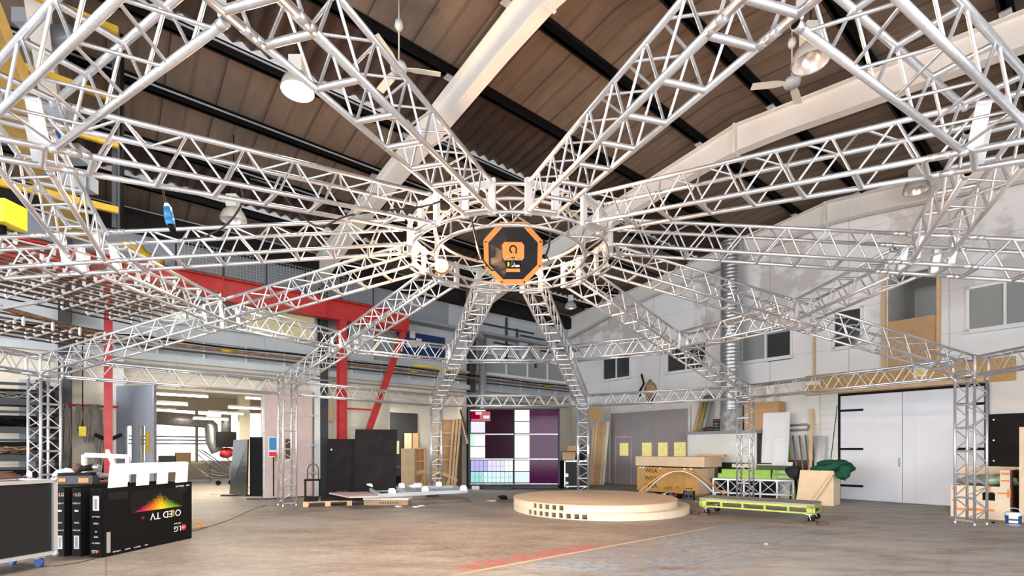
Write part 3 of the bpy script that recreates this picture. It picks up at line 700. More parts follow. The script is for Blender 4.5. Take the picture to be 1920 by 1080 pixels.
# upper side wall: glazed office band, panels, pipes
def wallbox(name, px0, px1, z0, z1, m, off0=0, off1=.04, kind=True):
    a, b = sL(px0)[0], sL(px1)[0]; return struct(name, MB().box(min(a, b), off0, z0, max(a, b), off1, z1), m, BM)
n = 3
for a, b, z0, z1, m in ((20, 590, 4.95, 5.55, WHITE), (596, 1060, 4.95, 5.5, LGREY)):
    pass
for (a, b) in ((8, 470), (475, 600), (605, 690)):
    sa, sb = sL(a)[0], sL(b)[0]
def window(nm, sa, sb, z0, z1, glass, fr, mull=1, M=BM, axis='s', fw=.07):
    root = bpy.data.objects.new(nm, None); COL.objects.link(root); root.matrix_basis = M; root['kind'] = 'structure'
    def bx(a0, z0_, a1, z1_, o0, o1): return MB().box(a0, o0, z0_, a1, o1, z1_) if axis == 's' else MB().box(o0, a0, z0_, o1, a1, z1_)
    f = MB()
    for (q0, w0, q1, w1) in ((sa, z0, sb, z0+fw), (sa, z1-fw, sb, z1), (sa, z0, sa+fw, z1), (sb-fw, z0, sb, z1)):
        g = bx(q0, w0, q1, w1, 0, .08); f.add(g.v, g.f)
    for k in range(1, mull+1):
        c = sa+(sb-sa)*k/(mull+1); g = bx(c-.03, z0, c+.03, z1, 0, .07); f.add(g.v, g.f)
    obj('window_frame', f, fr, root)
    obj('pane', bx(sa+fw*.5, z0+fw*.5, sb-fw*.5, z1-fw*.5, .005, .02), glass, root)
    obj('window_sill', bx(sa-.06, z0-.05, sb+.06, z0, 0, .14), fr, root)
    return root
OFFICE = mat('office_window_glass', (.42, .40, .26), .2, emit=.12, ecol=(.9, .8, .45), noise=.2, nscale=1)
window('window_1', sL(592)[0], sL(455)[0], 5.35, 6.3, OFFICE, LGREY, 1)
window('window_2', sL(652)[0], sL(600)[0], 5.35, 6.3, GLASSG, DKGREY, 0)
window('window_3', sL(450)[0], sL(240)[0], 5.35, 6.3, GLASSG, LGREY, 3)
window('window_4', sL(1060)[0], sL(905)[0], 4.95, 5.9, GLASSG, WHITE, 3)
d6 = thing('office_door', 'grey upper level door with a yellow framed edge behind the trusses', 'door', M=BM)
obj('leaf', MB().box(sL(738)[0], .0, 4.95, sL(705)[0], .05, 6.0), GREY, d6); obj('door_frame', MB().box(sL(705)[0], 0, 4.95, sL(701)[0], .07, 6.05).box(sL(742)[0], 0, 4.95, sL(738)[0], .07, 6.05).box(sL(742)[0], 0, 6.0, sL(701)[0], .07, 6.07), YELD, d6)
# panels under the windows
struct('trim_4', MB().box(0, 0, 4.86, SMAX, .10, 4.95).box(0, 0, 4.15, SMAX, .22, 4.35), LGREY, BM)
struct('trim_5', MB().box(sL(1060)[0], 0, 3.7, sL(880)[0], .14, 3.8), GREY, BM)
pn = MB(); 
for k in range(22): pn.box(k*1.15, .0, 4.35, k*1.15+.05, .06, 4.86)
struct('trim_6', pn, WHITE, BM)
nb = thing('notice_board', 'navy blue notice board with pinned papers on the upper wall', 'notice board', M=BM)
s0_, d0_ = sL(833); s1_, d1_ = sL(742)
obj('felt_board', MB().box(s0_, .01, zat(678, d0_), s1_, .06, zat(634, d0_)), NAVY, nb)
for i, (px, py) in enumerate(((748, 640), (748, 652), (772, 628), (766, 645), (776, 645), (784, 642), (793, 648))):
    s, d = sL(px); zz = zat(py, d); obj('paper', MB().box(s-.12, .062, zz-.14, s+.12, .068, zz+.14), PAPER, nb)
for off, z, r, m, lab in ((.40, 4.62, .05, RUST, 'thick brown service pipe running along the side wall'), (.50, 4.72, .028, BLACK, 'thin black cable conduit above the brown service pipe'), (.38, 3.98, .03, GREY, 'grey pipe running low along the side wall'), (.40, 4.48, .03, DKGREY, 'dark grey pipe under the brown service pipe')):
    tag(obj('service_pipe', MB().path([B(s*.6, off, z+.02*math.sin(s*.9)*(r < .03)) for s in range(1, 46)], r, 8), m), lab, 'pipe')
tag(obj('yellow_conduit', MB().path([B(sL(px)[0], .42, 4.86) for px in (765, 800, 830, 862)], .045, 8), YELB), 'yellow pipe section above the brown service pipe', 'pipe')
for px, lab in ((768, 'short yellow pipe marker under the notice board'), (1016, 'small yellow pipe marker above the video wall'), (424, 'yellow pipe marker high above the workshop doorway')):
    s = sL(px)[0]; tag(obj('pipe_marker', MB().tube((s-.2, .40, 4.62), (s+.2, .40, 4.62), .06, 10), YEL, None, BM), lab, 'pipe marker', 'yellow pipe markers')
# shiny flue pipe near the video wall
fp = thing('flue_pipe', 'shiny steel flue pipe with an elbow left of the video wall', 'pipe', M=BM)
s, d = sL(905, .5); obj('pipe_run', MB().tube((s, .5, 0), (s, .5, zat(635, d)), .16, 18), STEEL, fp); z1_ = zat(635, d)
obj('elbow', MB().tube((s, .5, z1_-.05), (s+.75, .5, z1_+.55), .155, 18), STEEL, fp)
obj('upper_run', MB().tube((s+.7, .5, z1_+.45), (s+.7, .5, z1_+2.0), .15, 18), RUST, fp)
# electrical boxes and conduits on the far wall
for px, py, w_, h_, lab in ((975, 655, .55, .9, 'larger grey electrical cabinet on the far upper wall'), (1001, 660, .35, .7, 'narrower grey electrical cabinet on the far upper wall')):
    s, d = sL(px); z = zat(py, d); e = thing('electrical_cabinet', lab, 'cabinet', M=BM @ TF(s, .04, z))
    obj('body', MB().box(-w_/2, 0, -h_/2, w_/2, .2, h_/2), GREY, e); obj('door', MB().box(-w_/2+.03, .2, -h_/2+.03, w_/2-.03, .215, h_/2-.03), LGREY, e)
cdts = MB()
for px, z0, z1 in ((889, 5, 8), (948, 5.5, 7.6), (968, 6.2, 7.2), (1003, 5.5, 6.6)): s = sL(px)[0]; cdts.box(s-.04, .02, z0, s+.04, .1, z1)
for z, a, b in ((6.35, 925, 1045), (7.1, 900, 1000), (6.9, 975, 1045)): cdts.box(sL(b)[0], .02, z, sL(a)[0], .08, z+.07)
tag(obj('wall_conduits', cdts, DKGREY, None, BM), 'grid of grey cable conduits on the upper wall above the video wall', 'conduit')
# ------------------------------------------------------------------ end wall: doors, windows, duct
def winR(nm, px0, px1, pyt, pyb, glass, mull=1, fr=WHITE):
    (t0, z1), (t1, _) = tz(px0, pyt), tz(px1, pyt); _, z0 = tz(px0, pyb); window(nm, t0, t1, z0, z1, glass, fr, mull, axis='t')
winR('window_5', 1131, 1184, 671, 715, GLASS)
winR('window_6', 1251, 1327, 651, 701, GLASS)
winR('window_7', 1390, 1487, 625, 682, GLASSG)
(t0, z1), (t1, _) = tz(1440, 627), tz(1484, 627); _, z0 = tz(1440, 679); struct('window_11', MB().box(.021, t0, z0, .03, t1, z1-.02), GLASS, BM)
winR('window_8', 1562, 1619, 584, 656, GLASS, 0)
winR('window_9', 1812, 1965, 540, 624, GLASSG)
t0, d0 = tR(1147); t1, d1 = tR(1293)
dr = bpy.data.objects.new('door_1', None); COL.objects.link(dr); dr.matrix_basis = BM; dr['kind'] = 'structure'
zt1 = zat(776, d0)
obj('leaf', MB().box(.0, t0, .0, .08, t1, zt1), MAUVE, dr)
obj('door_frame', MB().box(0, t0-.12, 0, .12, t0, zt1+.1).box(0, t1, 0, .12, t1+.1, zt1+.1).box(0, t0, zt1, .12, t1, zt1+.1), OFFW, dr)
ta, tb2 = tR(1158)[0], tR(1186)[0]
wk = obj('wicket_door', MB().box(.08, ta, .05, .11, tb2, 2.15), MAUVE, dr)
obj('wicket_frame', MB().box(.08, ta-.06, .03, .13, ta, 2.2).box(.08, tb2, .03, .13, tb2+.06, 2.2).box(.08, ta-.06, 2.15, .13, tb2+.06, 2.22), PINK, dr)
for a, b in ((1165, 1181), (1207, 1224), (1237, 1254), (1267, 1288)):
    q0, q1 = tR(a)[0], tR(b)[0]; obj('pane', MB().box(.09, q0, 1.32, .125, q1, 1.9), YLIT, dr)
# white double doors
t0, d0 = tR(1578); t1, d1 = tR(1847); zt2 = 3.32
dd = bpy.data.objects.new('door_2', None); COL.objects.link(dd); dd.matrix_basis = BM; dd['kind'] = 'structure'
tm = tR(1693)[0]; WD = mat('white_door_paint', (.76, .78, .84), .5, noise=.05, nscale=1.2)
obj('leaf', MB().box(.02, t0, .02, .1, tm, zt2), WD, dd); obj('leaf', MB().box(.02, tm+.015, .02, .1, t1, zt2), WD, dd)
obj('cover_strip', MB().box(.1, tm+.3, .02, .115, tm+.33, zt2), WD, dd)
obj('door_frame', MB().box(.0, t0-.1, 0, .13, t0, zt2+.08).box(.0, t1, 0, .13, t1+.08, zt2+.08).box(0, t0, zt2, .13, t1, zt2+.08), BLACK, dd)
for z in (.45, 1.62, 2.85):
    obj('hinge_strap', MB().box(.1, t0, z-.035, .125, t0+.62, z+.035), BLACK, dd); obj('hinge_strap', MB().box(.1, t1-.62, z-.035, .125, t1, z+.035), BLACK, dd)
obj('door_handle', MB().path([(.1, tm-.06, 1.35), (.16, tm-.06, 1.35), (.16, tm-.06, 1.1), (.1, tm-.06, 1.1)], .012, 6), STEEL, dd)
# timber lintel boards, brick pier, plaster
ob_ = thing('chipboard_lintel', 'long orange chipboard boards over the white double doors', 'board', M=BM)
ta, tb3 = tR(1512)[0], tR(1905)[0]
obj('board', MB().box(.0, ta, 3.42, .06, tR(1700)[0], 4.1), OSB, ob_); obj('board', MB().box(.0, tR(1700)[0]+.01, 3.42, .065, tb3, 4.05), OSB, ob_)
obj('batten', MB().box(.06, ta, 3.44, .12, tb3-.6, 3.55), PINE, ob_)
tw = tR(1726)[0]; ws_ = thing('warning_sign', 'small white and yellow warning sign on the chipboard lintel', 'sign', M=BM @ TF(.075, tw, 3.78))
obj('sign_plate', MB().box(0, -.15, -.24, .012, .15, .24), PAPER, ws_); obj('triangle', MB().add([(.014, -.12, .0), (.014, .12, .0), (.014, 0, .2)], [(0, 1, 2)]), YELB, ws_); obj('text_bar', MB().box(.012, -.12, -.2, .016, .12, -.05), YEL, ws_)
BRICK, nt, b = nodes_mat('white_painted_brick'); bt = nt.nodes.new('ShaderNodeTexBrick'); tc = nt.nodes.new('ShaderNodeTexCoord'); mp = nt.nodes.new('ShaderNodeMapping')
mp.inputs['Rotation'].default_value = (PI/2, 0, PI/2); nt.links.new(tc.outputs['Object'], mp.inputs[0]); nt.links.new(mp.outputs[0], bt.inputs[0])
bt.inputs['Color1'].default_value = (.74, .74, .72, 1); bt.inputs['Color2'].default_value = (.70, .70, .69, 1); bt.inputs['Mortar'].default_value = (.5, .5, .5, 1); bt.inputs['Scale'].default_value = 2.2; bt.inputs['Mortar Size'].default_value = .012
nt.links.new(bt.outputs[0], b.inputs['Base Color']); b.inputs['Roughness'].default_value = .8
tp0, tp1 = tR(1543)[0], tR(1574)[0]
struct('trim_7', MB().box(0, tp0, 0, .16, tp1, 3.42), BRICK, BM)
struct('trim_8', MB().box(0, tR(1654)[0], 4.1, .09, tR(1662)[0], zO1+.1).box(0, tR(1757)[0], 3.9, .09, tR(1764)[0], zO1+.1).box(0, tR(1526)[0], 3.6, .07, tR(1530)[0], zat(610, 16.5)), PINE, BM)
lb = thing('loft_barrier_board', 'pink-brown plywood board closing the lower half of the loft opening', 'board', M=BM)
obj('board', MB().box(.004, tO0, 4.12, .03, tO1, zat(607, 15.2)), MDF, lb)
bb_ = thing('black_wall_board', 'large black painted board on the wall right of the double doors', 'board', M=BM)
obj('board', MB().box(.02, tR(1853)[0], 1.15, .07, tR(1990)[0], 2.55), BLKM, bb_)
for k in range(3): obj('fixing', MB().cbox((.075, tR(1862)[0]+.02, 1.3+k*.55), .01, .03, .03), STEEL, bb_)
# spiral duct
t, d = tR(1371, .75); du = thing('spiral_duct', 'tall galvanised spiral duct standing on the storage ledge', 'duct', M=BM @ TF(.75, t, 0)); R_ = 18.5*d/F
pr = []; z = 3.05
while z < 9.2: pr += [(R_, z), (R_*1.03, z+.025), (R_, z+.05)]; z += .13
obj('duct_pipe', MB().lathe(pr, 28), STEEL, du)
pr = []; z = 2.86-.0
BLUEW = mat('stained_blue_grey_steel', (.40, .50, .54), .6, .2, noise=.5, nscale=5, col2=(.30, .22, .18))
obj('stained_base', MB().lathe([(R_*1.08, 2.28), (R_*1.08, 2.95)], 28), BLUEW, du); obj('upper_stained_ring', MB().lathe([(R_*1.0, 2.95), (R_*1.0, 3.08)], 28), BLUEW, du)
# storage ledge with white front and things on it
tl0, _ = tR(1291, 1.1); tl1, _ = tR(1540, 1.1)
lg = thing('storage_ledge', 'white fronted storage platform along the end wall', 'platform', M=BM)
obj('front_panel', MB().box(1.15, tl0, .0, 1.2, tR(1418, 1.2)[0], 2.17), OFFW, lg); obj('end_panel', MB().box(.15, tl0, 0, 1.2, tl0+.04, 2.17), OFFW, lg)
obj('platform_top', MB().box(.14, tl0-.03, 2.17, 1.25, tR(1418, 1.2)[0], 2.28), GREY, lg)
bx = thing('wooden_wall_box', 'large orange-brown wooden box built on the ledge beside the duct', 'box', M=BM)
obj('front_board', MB().box(.14, tR(1398, .6)[0], 2.30, .7, tR(1462, .6)[0], zat(752, 16.9)), MDF, bx)
ww = thing('white_wall_cabinet', 'white box panel hanging above the wooden wall box', 'cabinet', M=BM)
obj('body', MB().box(.0, tR(1448)[0], zat(752, 17), .5, tR(1462)[0], zat(722, 17)), WHITE, ww)
for i, (px, m, lab) in enumerate(((1308, CARD, 'brown cardboard tube leaning on the ledge, leftmost of three'), (1316, YELD, 'yellow tube leaning on the ledge between brown and grey ones'), (1324, GREY, 'grey tube leaning on the ledge, rightmost of three'))):
    t, _ = tR(px-6, .8); t2, _ = tR(px+10, .2)
    tag(obj('leaning_tube', MB().tube((.8, t, 2.30), (.15, t2, 3.72), .07, 12), m, None, BM), lab, 'tube', 'tubes on the ledge')
t, _ = tR(1345, .8); ff = thing('wire_drum', 'dark wire cage drum beside the blue duct base', 'drum', M=BM @ TF(.85, t, 2.28))
obj('drum_body', MB().lathe([(0, 0), (.13, 0), (.13, .45), (0, .46)], 16), DKGREY, ff)
for k in range(4): obj('hoop', MB().path([(.145*math.cos(a*PI/8), .145*math.sin(a*PI/8), .06+k*.11) for a in range(16)], .008, 5, True), STEEL, ff)
t, _ = tR(1328, .9); tag(obj('rag_pile', MB().blob((.85, t, 2.36), .14, .28, .09, 3, .3), DWOOD, None, BM), 'heap of dark rags on the ledge under the leaning tubes', 'rags')
# poster banner on the end wall
pb2 = MB(); t, d = tR(1222); pts = []
for k in range(9): z = zat(668+k*9, d); pts += [(.06+.03*math.sin(k), t-.55+.12*math.sin(k*.9)+.0*k, z), (.05, t+.42, z)]
pb2.add(pts, [(2*i, 2*i+1, 2*i+3, 2*i+2) for i in range(8)])
bn = thing('paper_banner', 'curling torn white banner hanging between two upper windows', 'banner'); obj('sheet', pb2, PAPER, bn, BM)
obj('curled_edge', MB().path([B(.12, t-.45, zat(700, d)), B(.16, t-.3, zat(718, d)), B(.18, t-.5, zat(732, d)), B(.12, t-.52, zat(742, d))], .04, 6), BLACK, bn)
t, d = tR(1219, .1); tag(obj('torn_brown_paper', MB().blob((.1, t, zat(733, d)), .06, .28, .4, 5, .25), CARD, None, BM), 'crumpled brown paper stuck on the wall below the banner', 'paper')
# horizontal ledge line on the end wall
struct('trim_9', MB().box(0, 0, 3.78, .08, tR(1540)[0], 3.9), OFFW, BM)
struct('trim_10', MB().box(.0, tR(1080)[0], 0, .14, tR(1108)[0], 4.3), OFFW, BM)

# ------------------------------------------------------------------ side wall: doors and workshop beyond
# blue-grey folding door leaf at the left of the doorway
gd = bpy.data.objects.new('door_3', None); COL.objects.link(gd); gd['kind'] = 'structure'
p0 = B(sA0+.15, .12); p0.z = 0; q = P(289, 900, 13.4); q.z = 0; dv = (q-p0); Ld = dv.length; gd.matrix_basis = frame(p0, dv)
lf = MB(); Hd = zat(722, 13.4)
x1, x2, x3, x4 = Ld*.26, Ld*.42, Ld*.62, Ld*.78
lf.box(0, -.03, .03, Ld, .03, 1.2).box(0, -.03, 2.25, Ld, .03, Hd)
lf.box(0, -.03, 1.2, x1, .03, 2.25).box(x2, -.03, 1.2, x3, .03, 2.25).box(x4, -.03, 1.2, Ld, .03, 2.25)
obj('leaf', lf, BLUEG, gd)
obj('edge_strip', MB().box(Ld-.02, -.04, .03, Ld+.04, .04, Hd), STEEL, gd)
sg_ = obj('warning_label', MB().box(x4+.05, -.045, 1.5, x4+.16, -.031, 2.1), YEL, gd)
# pink sliding leaf on the right of the doorway
pk = bpy.data.objects.new('door_4', None); COL.objects.link(pk); pk.matrix_basis = BM; pk['kind'] = 'structure'
s1_ = sL(494, .25)[0]; s0_ = sL(584, .25)[0]
obj('leaf', MB().box(s0_, .2, .03, s1_, .28, 3.6), PINK, pk); obj('edge_strip', MB().box(s1_-.04, .19, .03, s1_+.02, .29, 3.6), STEEL, pk)
obj('viewing_pane', MB().box(sL(546, .28)[0], .28, 1.3, sL(535, .28)[0], .29, 1.95), DWOOD, pk)
for z in (.8, 1.75, 2.75): obj('hinge', MB().box(s0_-.1, .28, z-.04, s0_+.35, .31, z+.04), STEEL, pk)
s, d = sL(511.5, .3); sgn = thing('safety_sign', 'blue and white safety sign on the pink door', 'sign', M=BM @ TF(s, .29, zat(838, d)))
obj('sign_plate', MB().box(-.13, 0, -.33, .13, .01, .33), PAPER, sgn); obj('blue_panel', MB().box(-.11, .01, -.1, .11, .014, .3), BLUEL, sgn); obj('red_band', MB().box(-.11, .01, -.3, .11, .014, -.16), REDB, sgn)
s, d = sL(520, .3); tag(obj('yellow_sign', MB().box(s-.08, .29, zat(865, d), s+.08, .30, zat(850, d)), YEL, None, BM), 'small yellow sign low on the pink door', 'sign')
struct('trim_11', MB().box(sL(600)[0], 0, 0, sL(586)[0], .2, 4.1), OFFW, BM)
struct('trim_12', MB().box(sA0, .0, 0, sA0+.3, .15, 4.1), OFFW, BM)
# red hydrant-like fittings beside the black panel
rv = thing('valve_stack', 'rusty red valve fittings on a pipe beside the leaning black panel', 'valve', G(598, 921))
obj('riser', MB().tube((0, 0, 0), (0, 0, 2.0), .035, 10), STEEL, rv); obj('valve_body', MB().blob((0, 0, 1.25), .09, .09, .35, 3, .12), RUST, rv); obj('hand_wheel', MB().tube((.1, 0, 1.3), (.13, 0, 1.3), .09, 14), BLUE, rv)
# workshop beyond the doorway, in the building frame
for i, (px0, px1, py, tt) in enumerate(((290, 390, 736, -1.6), (290, 352, 754, -2.4), (290, 330, 767, -4.6), (428, 492, 762, -3.2), (390, 456, 772, -5.2), (362, 428, 783, -6.8), (460, 492, 744, -1.6))):
    sa, da = sL(px0, tt); sb, db = sL(px1, tt); z = min(4.42, zat(py, da))
    f = thing('fluorescent_light', ['long tube light nearest the doorway top', 'bright tube light second row in the workshop', 'short tube light third row at the left jamb', 'tube light at right side of the workshop', 'tube light before the square pillar', 'furthest tube light over the workshop bench', 'tube light half hidden by the pink door edge'][i], 'light', M=BM, group='workshop tube lights')
    obj('tube', MB().tube((sa, tt, z-.04), (sb, tt, z-.04), .03, 8), TUBE, f); obj('batten', MB().box(min(sa, sb), tt-.05, z, max(sa, sb), tt+.05, z+.06), PAPER, f)
    if i in (1, 3, 5): area('workshop_light_%d' % i, B((sa+sb)/2, tt, z-.1), 1.6, 60, (1, .9, .72))
tag(obj('ventilation_duct', MB().tube(B(sL(290, -9)[0], -9, 3.0), B(sL(386, -9)[0], -9, 2.9), .3, 16).path([B(sL(384, -9)[0], -9, 2.9), B(sL(396, -9)[0], -9, 2.7), B(sL(398, -9)[0], -9, 2.0), B(sL(408, -9)[0], -9, 1.5)], .28, 14), STEEL), 'bent galvanised ventilation duct across the workshop window', 'duct')
tag(obj('workshop_pillar', MB().box(sL(468, -6)[0], -6.3, 0, sL(448, -6)[0], -5.9, 4.5), CREAM, None, BM), 'square cream pillar inside the workshop', 'pillar')
mc = thing('extraction_machine', 'dark extraction unit with red bag beside the workshop pillar', 'machine', M=BM)
s0_, s1_ = sL(440, -8)[0], sL(408, -8)[0]
obj('hood', MB().box(s0_, -8.4, 1.7, s1_, -7.6, 2.4), BLACK, mc); obj('red_bag', MB().blob(((s0_+s1_)/2, -7.9, 1.45), .3, .2, .22, 2, .2), REDP, mc); obj('bin', MB().box(s0_, -8.2, .15, s1_-.5, -7.7, 1.0), GREY, mc); obj('stack', MB().tube(((s0_+s1_)/2, -8, 2.4), ((s0_+s1_)/2, -8, 3.4), .2, 14), STEEL, mc)
for k in range(2): obj('wheel', MB().tube((s0_+.2+k*.5, -7.68, .12), (s0_+.2+k*.5, -7.74, .12), .11, 12), BLACK, mc)
bh = thing('workshop_bench', 'cluttered workshop bench with brown board under the bright window', 'bench', M=BM)
s0_, s1_ = sL(398, -12)[0], sL(290, -12)[0]
obj('bench_top', MB().box(s0_, -13, .85, s1_, -11.8, .92), PLY, bh)
for s in (s0_+.1, (s0_+s1_)/2, s1_-.1): obj('leg', MB().box(s-.04, -12, 0, s+.04, -11.9, .85), GREY, bh)
tag(obj('cardboard_box', MB().box(sL(358, -12)[0], -12.6, .925, sL(330, -12)[0], -12.0, 1.45), CARD, None, BM), 'brown box standing on the workshop bench', 'box')
tag(obj('bench_clutter', MB().box(sL(328, -12)[0], -12.6, .925, sL(298, -12)[0], -12.1, 1.3), DKGREY, None, BM), 'dark tool case on the workshop bench', 'case')
pipes = MB()
for k in range(5): pipes.tube((s0_-.6, -12.8+.1*k, 1.9+.18*(k % 3)), (s1_+1, -12.8+.1*k, 1.9+.18*(k % 3)), .035, 6)
tag(obj('pipe_rack', pipes, STEEL, None, BM), 'rack of steel bars stacked below the workshop window', 'bars')
sc_pile = MB(); rnd = random.Random(3)
for k in range(14):
    x = sL(400, -10)[0]-rnd.uniform(0, 1.6); sc_pile.tube((x, -10+rnd.uniform(-.5, .5), .05+rnd.uniform(0, .3)), (x+rnd.uniform(.8, 1.6), -10.5+rnd.uniform(-.5, .5), .4+rnd.uniform(0, 1.2)), .025, 5)
tag(obj('scrap_bar_pile', sc_pile, STEEL, None, BM), 'heap of loose steel bars on the workshop floor', 'bars')
# plastic-wrapped panels in the doorway
pw = thing('wrapped_board', 'black panel wrapped in clear plastic in the doorway', 'panel', G(455, 937)+Vector((0, 0, 0)), .25)
pd = G(455, 935).y; sc_ = pd/F
g0 = G(430, 930); g1 = G(462, 936); g2 = G(490, 939)
h0 = zat(825, g0.y)
pw.location = (0, 0, 0); pw.rotation_euler = (0, 0, 0)
obj('panel', MB().add([(g0.x, g0.y, .08), (g1.x, g1.y, .08), (g1.x+.04, g1.y, h0), (g0.x+.14, g0.y, h0), (g0.x, g0.y+.08, .08), (g1.x, g1.y+.08, .08), (g1.x+.04, g1.y+.08, h0), (g0.x+.14, g0.y+.08, h0)], [(0, 1, 2, 3), (7, 6, 5, 4), (0, 4, 5, 1), (1, 5, 6, 2), (2, 6, 7, 3), (3, 7, 4, 0)]), PLAST, pw)
obj('foot_bar', MB().box(g0.x-.25, g0.y-.1, .0, g1.x+.1, g0.y+.02, .05), DKGREY, pw)
pw2 = thing('black_upright_board', 'matt black upright panel standing behind the pink door edge', 'panel'); g1 = g1+Vector((.06, .1, 0))
obj('panel', MB().box(g1.x, g1.y, .08, g2.x+.1, g1.y+.1, h0+.08), BLACK, pw2); obj('foot_bar', MB().box(g1.x+.05, g1.y-.3, 0, g2.x, g1.y-.24, .05), DKGREY, pw2)
# inside recess B
rd = thing('recess_door', 'dark blue-grey sliding door inside the recess behind the timber', 'door', M=BM)
obj('leaf', MB().box(sL(790, -2.9)[0], -3.35, 0, sL(733, -2.9)[0]+.6, -3.25, 3.3), DKGREY, rd); obj('pane', MB().box(sL(749, -3.2)[0], -3.25, 1.4, sL(740, -3.2)[0], -3.23, 2.0), CREAM, rd)
f = thing('fluorescent_light', 'dim tube light inside the recess above the timber boxes', 'light', M=BM); obj('tube', MB().tube((sL(780, -1.2)[0], -1.2, 3.7), (sL(738, -1.2)[0], -1.2, 3.7), .035, 8), PAPER, f)
area('recess_light', B(9, -1.8, 3.6), 1.2, 50, (1, .92, .8))

# ------------------------------------------------------------------ left side: crane parts, grids, racks, ropes
gy = thing('yellow_crane_girder', 'large dirty yellow crane girder in the upper left corner', 'girder')
obj('girder_box', MB().bar((-6.15, 5.5, 6.9), (-9.4, 10.6, 6.4), .36, .5), YELD, gy); obj('girder_flange', MB().bar((-6.15, 5.5, 6.64), (-9.4, 10.6, 6.14), .5, .03), YELD, gy)
hs = thing('yellow_hoist', 'bright yellow hoist body at the left edge of the view', 'hoist', P(4, 402, 7.5)); obj('body', MB().box(-.3, -.1, -.15, .14, .25, .2), YELB, hs); obj('hook_block', MB().tube((-.05, .05, -.3), (-.05, .05, -.15), .05, 10), BLACK, hs)
yg = thing('yellow_access_gantry', 'stack of yellow arms on a black post at upper left', 'gantry')
pp = P(206, 200, 8.1); ydir = EL
obj('post', MB().box(pp.x-.05, pp.y+.1, 5.3, pp.x+.03, pp.y+.18, 8.5), DKGREY, yg); obj('post', MB().tube((pp.x+.12, pp.y+.1, 5.3), (pp.x+.12, pp.y+.1, 8.5), .03, 8), BLACK, yg)
for py in (58, 188, 272, 395): e = P(222, py, 8.0); obj('arm', MB().bar(e, e+EL*2.4, .07, .10), YEL, yg)
bl = thing('blue_steel_frame', 'dark blue steel brackets behind the left junction', 'bracket'); obj('beam', MB().bar(P(0, 262, 8.5), P(100, 262, 8.5), .1, .14), BLUE, bl); obj('post', MB().bar(P(98, 240, 8.5), P(98, 330, 8.5), .2, .1), BLUE, bl)
yb = thing('yellow_bracket', 'curved yellow steel bracket over the red beam', 'bracket'); obj('plate', MB().path(sm([P(230, 458, 12.6), P(255, 462, 12.6), P(275, 482, 12.6), P(303, 492, 12.6)]), .12, 8), YEL, yb)
# white service boxes up in the dark eaves
for i, (px, py) in enumerate(((58, 38), (118, 70), (112, 215), (135, 290), (150, 345))):
    tag(obj('eaves_box', MB().cbox(P(px, py, 8.3), 0.42, .24, .24), GREY), 'grey equipment box in the eaves, number %s from the top' % ['one', 'two', 'three', 'four', 'five'][i], 'box', 'boxes in the dark eaves')
# steel grids
def gridrack(o, A, Bd, na, nb_, sp, lab, m1, m2):
    g = thing('steel_grid_rack', lab, 'grid rack'); A = Vector(A).normalized(); Bd = Vector(Bd).normalized(); o = Vector(o)
    for lay in range(2):
        dz = Vector((0, 0, lay*.2)); r1 = MB(); r2 = MB()
        for i in range(na): r1.bar(o+dz+Bd*(i*sp), o+dz+Bd*(i*sp)+A*((nb_-1)*sp), .03, .035)
        for j in range(nb_): r2.bar(o+dz+A*(j*sp), o+dz+A*(j*sp)+Bd*((na-1)*sp), .035, .03)
        obj('long_bars', r1, m1, g); obj('cross_bars', r2, m2, g)
    v = MB().box(-.02, -.02, 0, .02, .02, .2).mesh('spacer', ALUP)
    for i in range(0, na):
        for j in range(nb_): obj('spacer', v, ALUP, g, Matrix.Translation(o+Bd*(i*sp)+A*(j*sp)))
gridrack((-6.4, 10.8, 4.82), (-.42, -.906, 0), (-.875, .485, 0), 9, 11, .48, 'upper rusty and galvanised steel grid hung at the left', RUSTD, ALUP)
gridrack((-9.5, 11.5, 4.15), (-.42, -.906, 0), (-.875, .485, 0), 4, 8, .48, 'lower rusty and galvanised steel grid above the left tower', RUSTD, ALUP)
tag(obj('steel_angle_bar', MB().bar(P(0, 576, 10.2), P(205, 632, 12.4), .08, .09), RUST), 'rust brown steel angle crossing under the left grids', 'beam')
tag(obj('steel_angle_bar', MB().bar(P(0, 578, 10.2), P(120, 558, 10.9), .08, .07), STEEL), 'galvanised steel angle meeting the rust brown one at left', 'beam')
# rope rail and ropes
s0_, s1_ = sL(222, .7)[0], sL(122, .7)[0]; zr = zat(761, sL(170, .7)[1])
tag(obj('rope_rail', MB().tube((s0_, .7, zr), (s1_, .7, zr), .03, 8), REDP, None, BM), 'red horizontal rail carrying the coiled ropes', 'rail')
def ropes(px, wd, hh, lab, sd, nn=26):
    rnd = random.Random(sd); s, d = sL(px, .74); m = MB()
    for k in range(nn):
        a = rnd.uniform(-wd, wd); b = a*.5+rnd.uniform(-wd, wd)*.4; h = hh*rnd.uniform(.75, 1)
        m.path([(s+a*.4, .72, zr+.04), (s+a, .74+rnd.uniform(0, .05), zr-.15), (s+a*1.2, .75+rnd.uniform(0, .05), zr-h*.6), (s+b, .78, zr-h), (s+b-.06, .8, zr-h*.6), (s+a*.5-.05, .8, zr-.1)], .013, 5)
    tag(obj('rope_coil', m, ROPE, None, BM), lab, 'rope', 'grey ropes hung on the red rail')
ropes(170, .17, 1.0, 'grey rope coil just left of the red column', 4, 22); ropes(184, .06, 1.75, 'long trailing grey rope coil against the red column', 5, 8); ropes(122, .13, 2.1, 'very long grey rope bundle beside the left tower', 6, 16); ropes(147, .06, .7, 'small knotted rope coil between the two big ones', 8, 10)
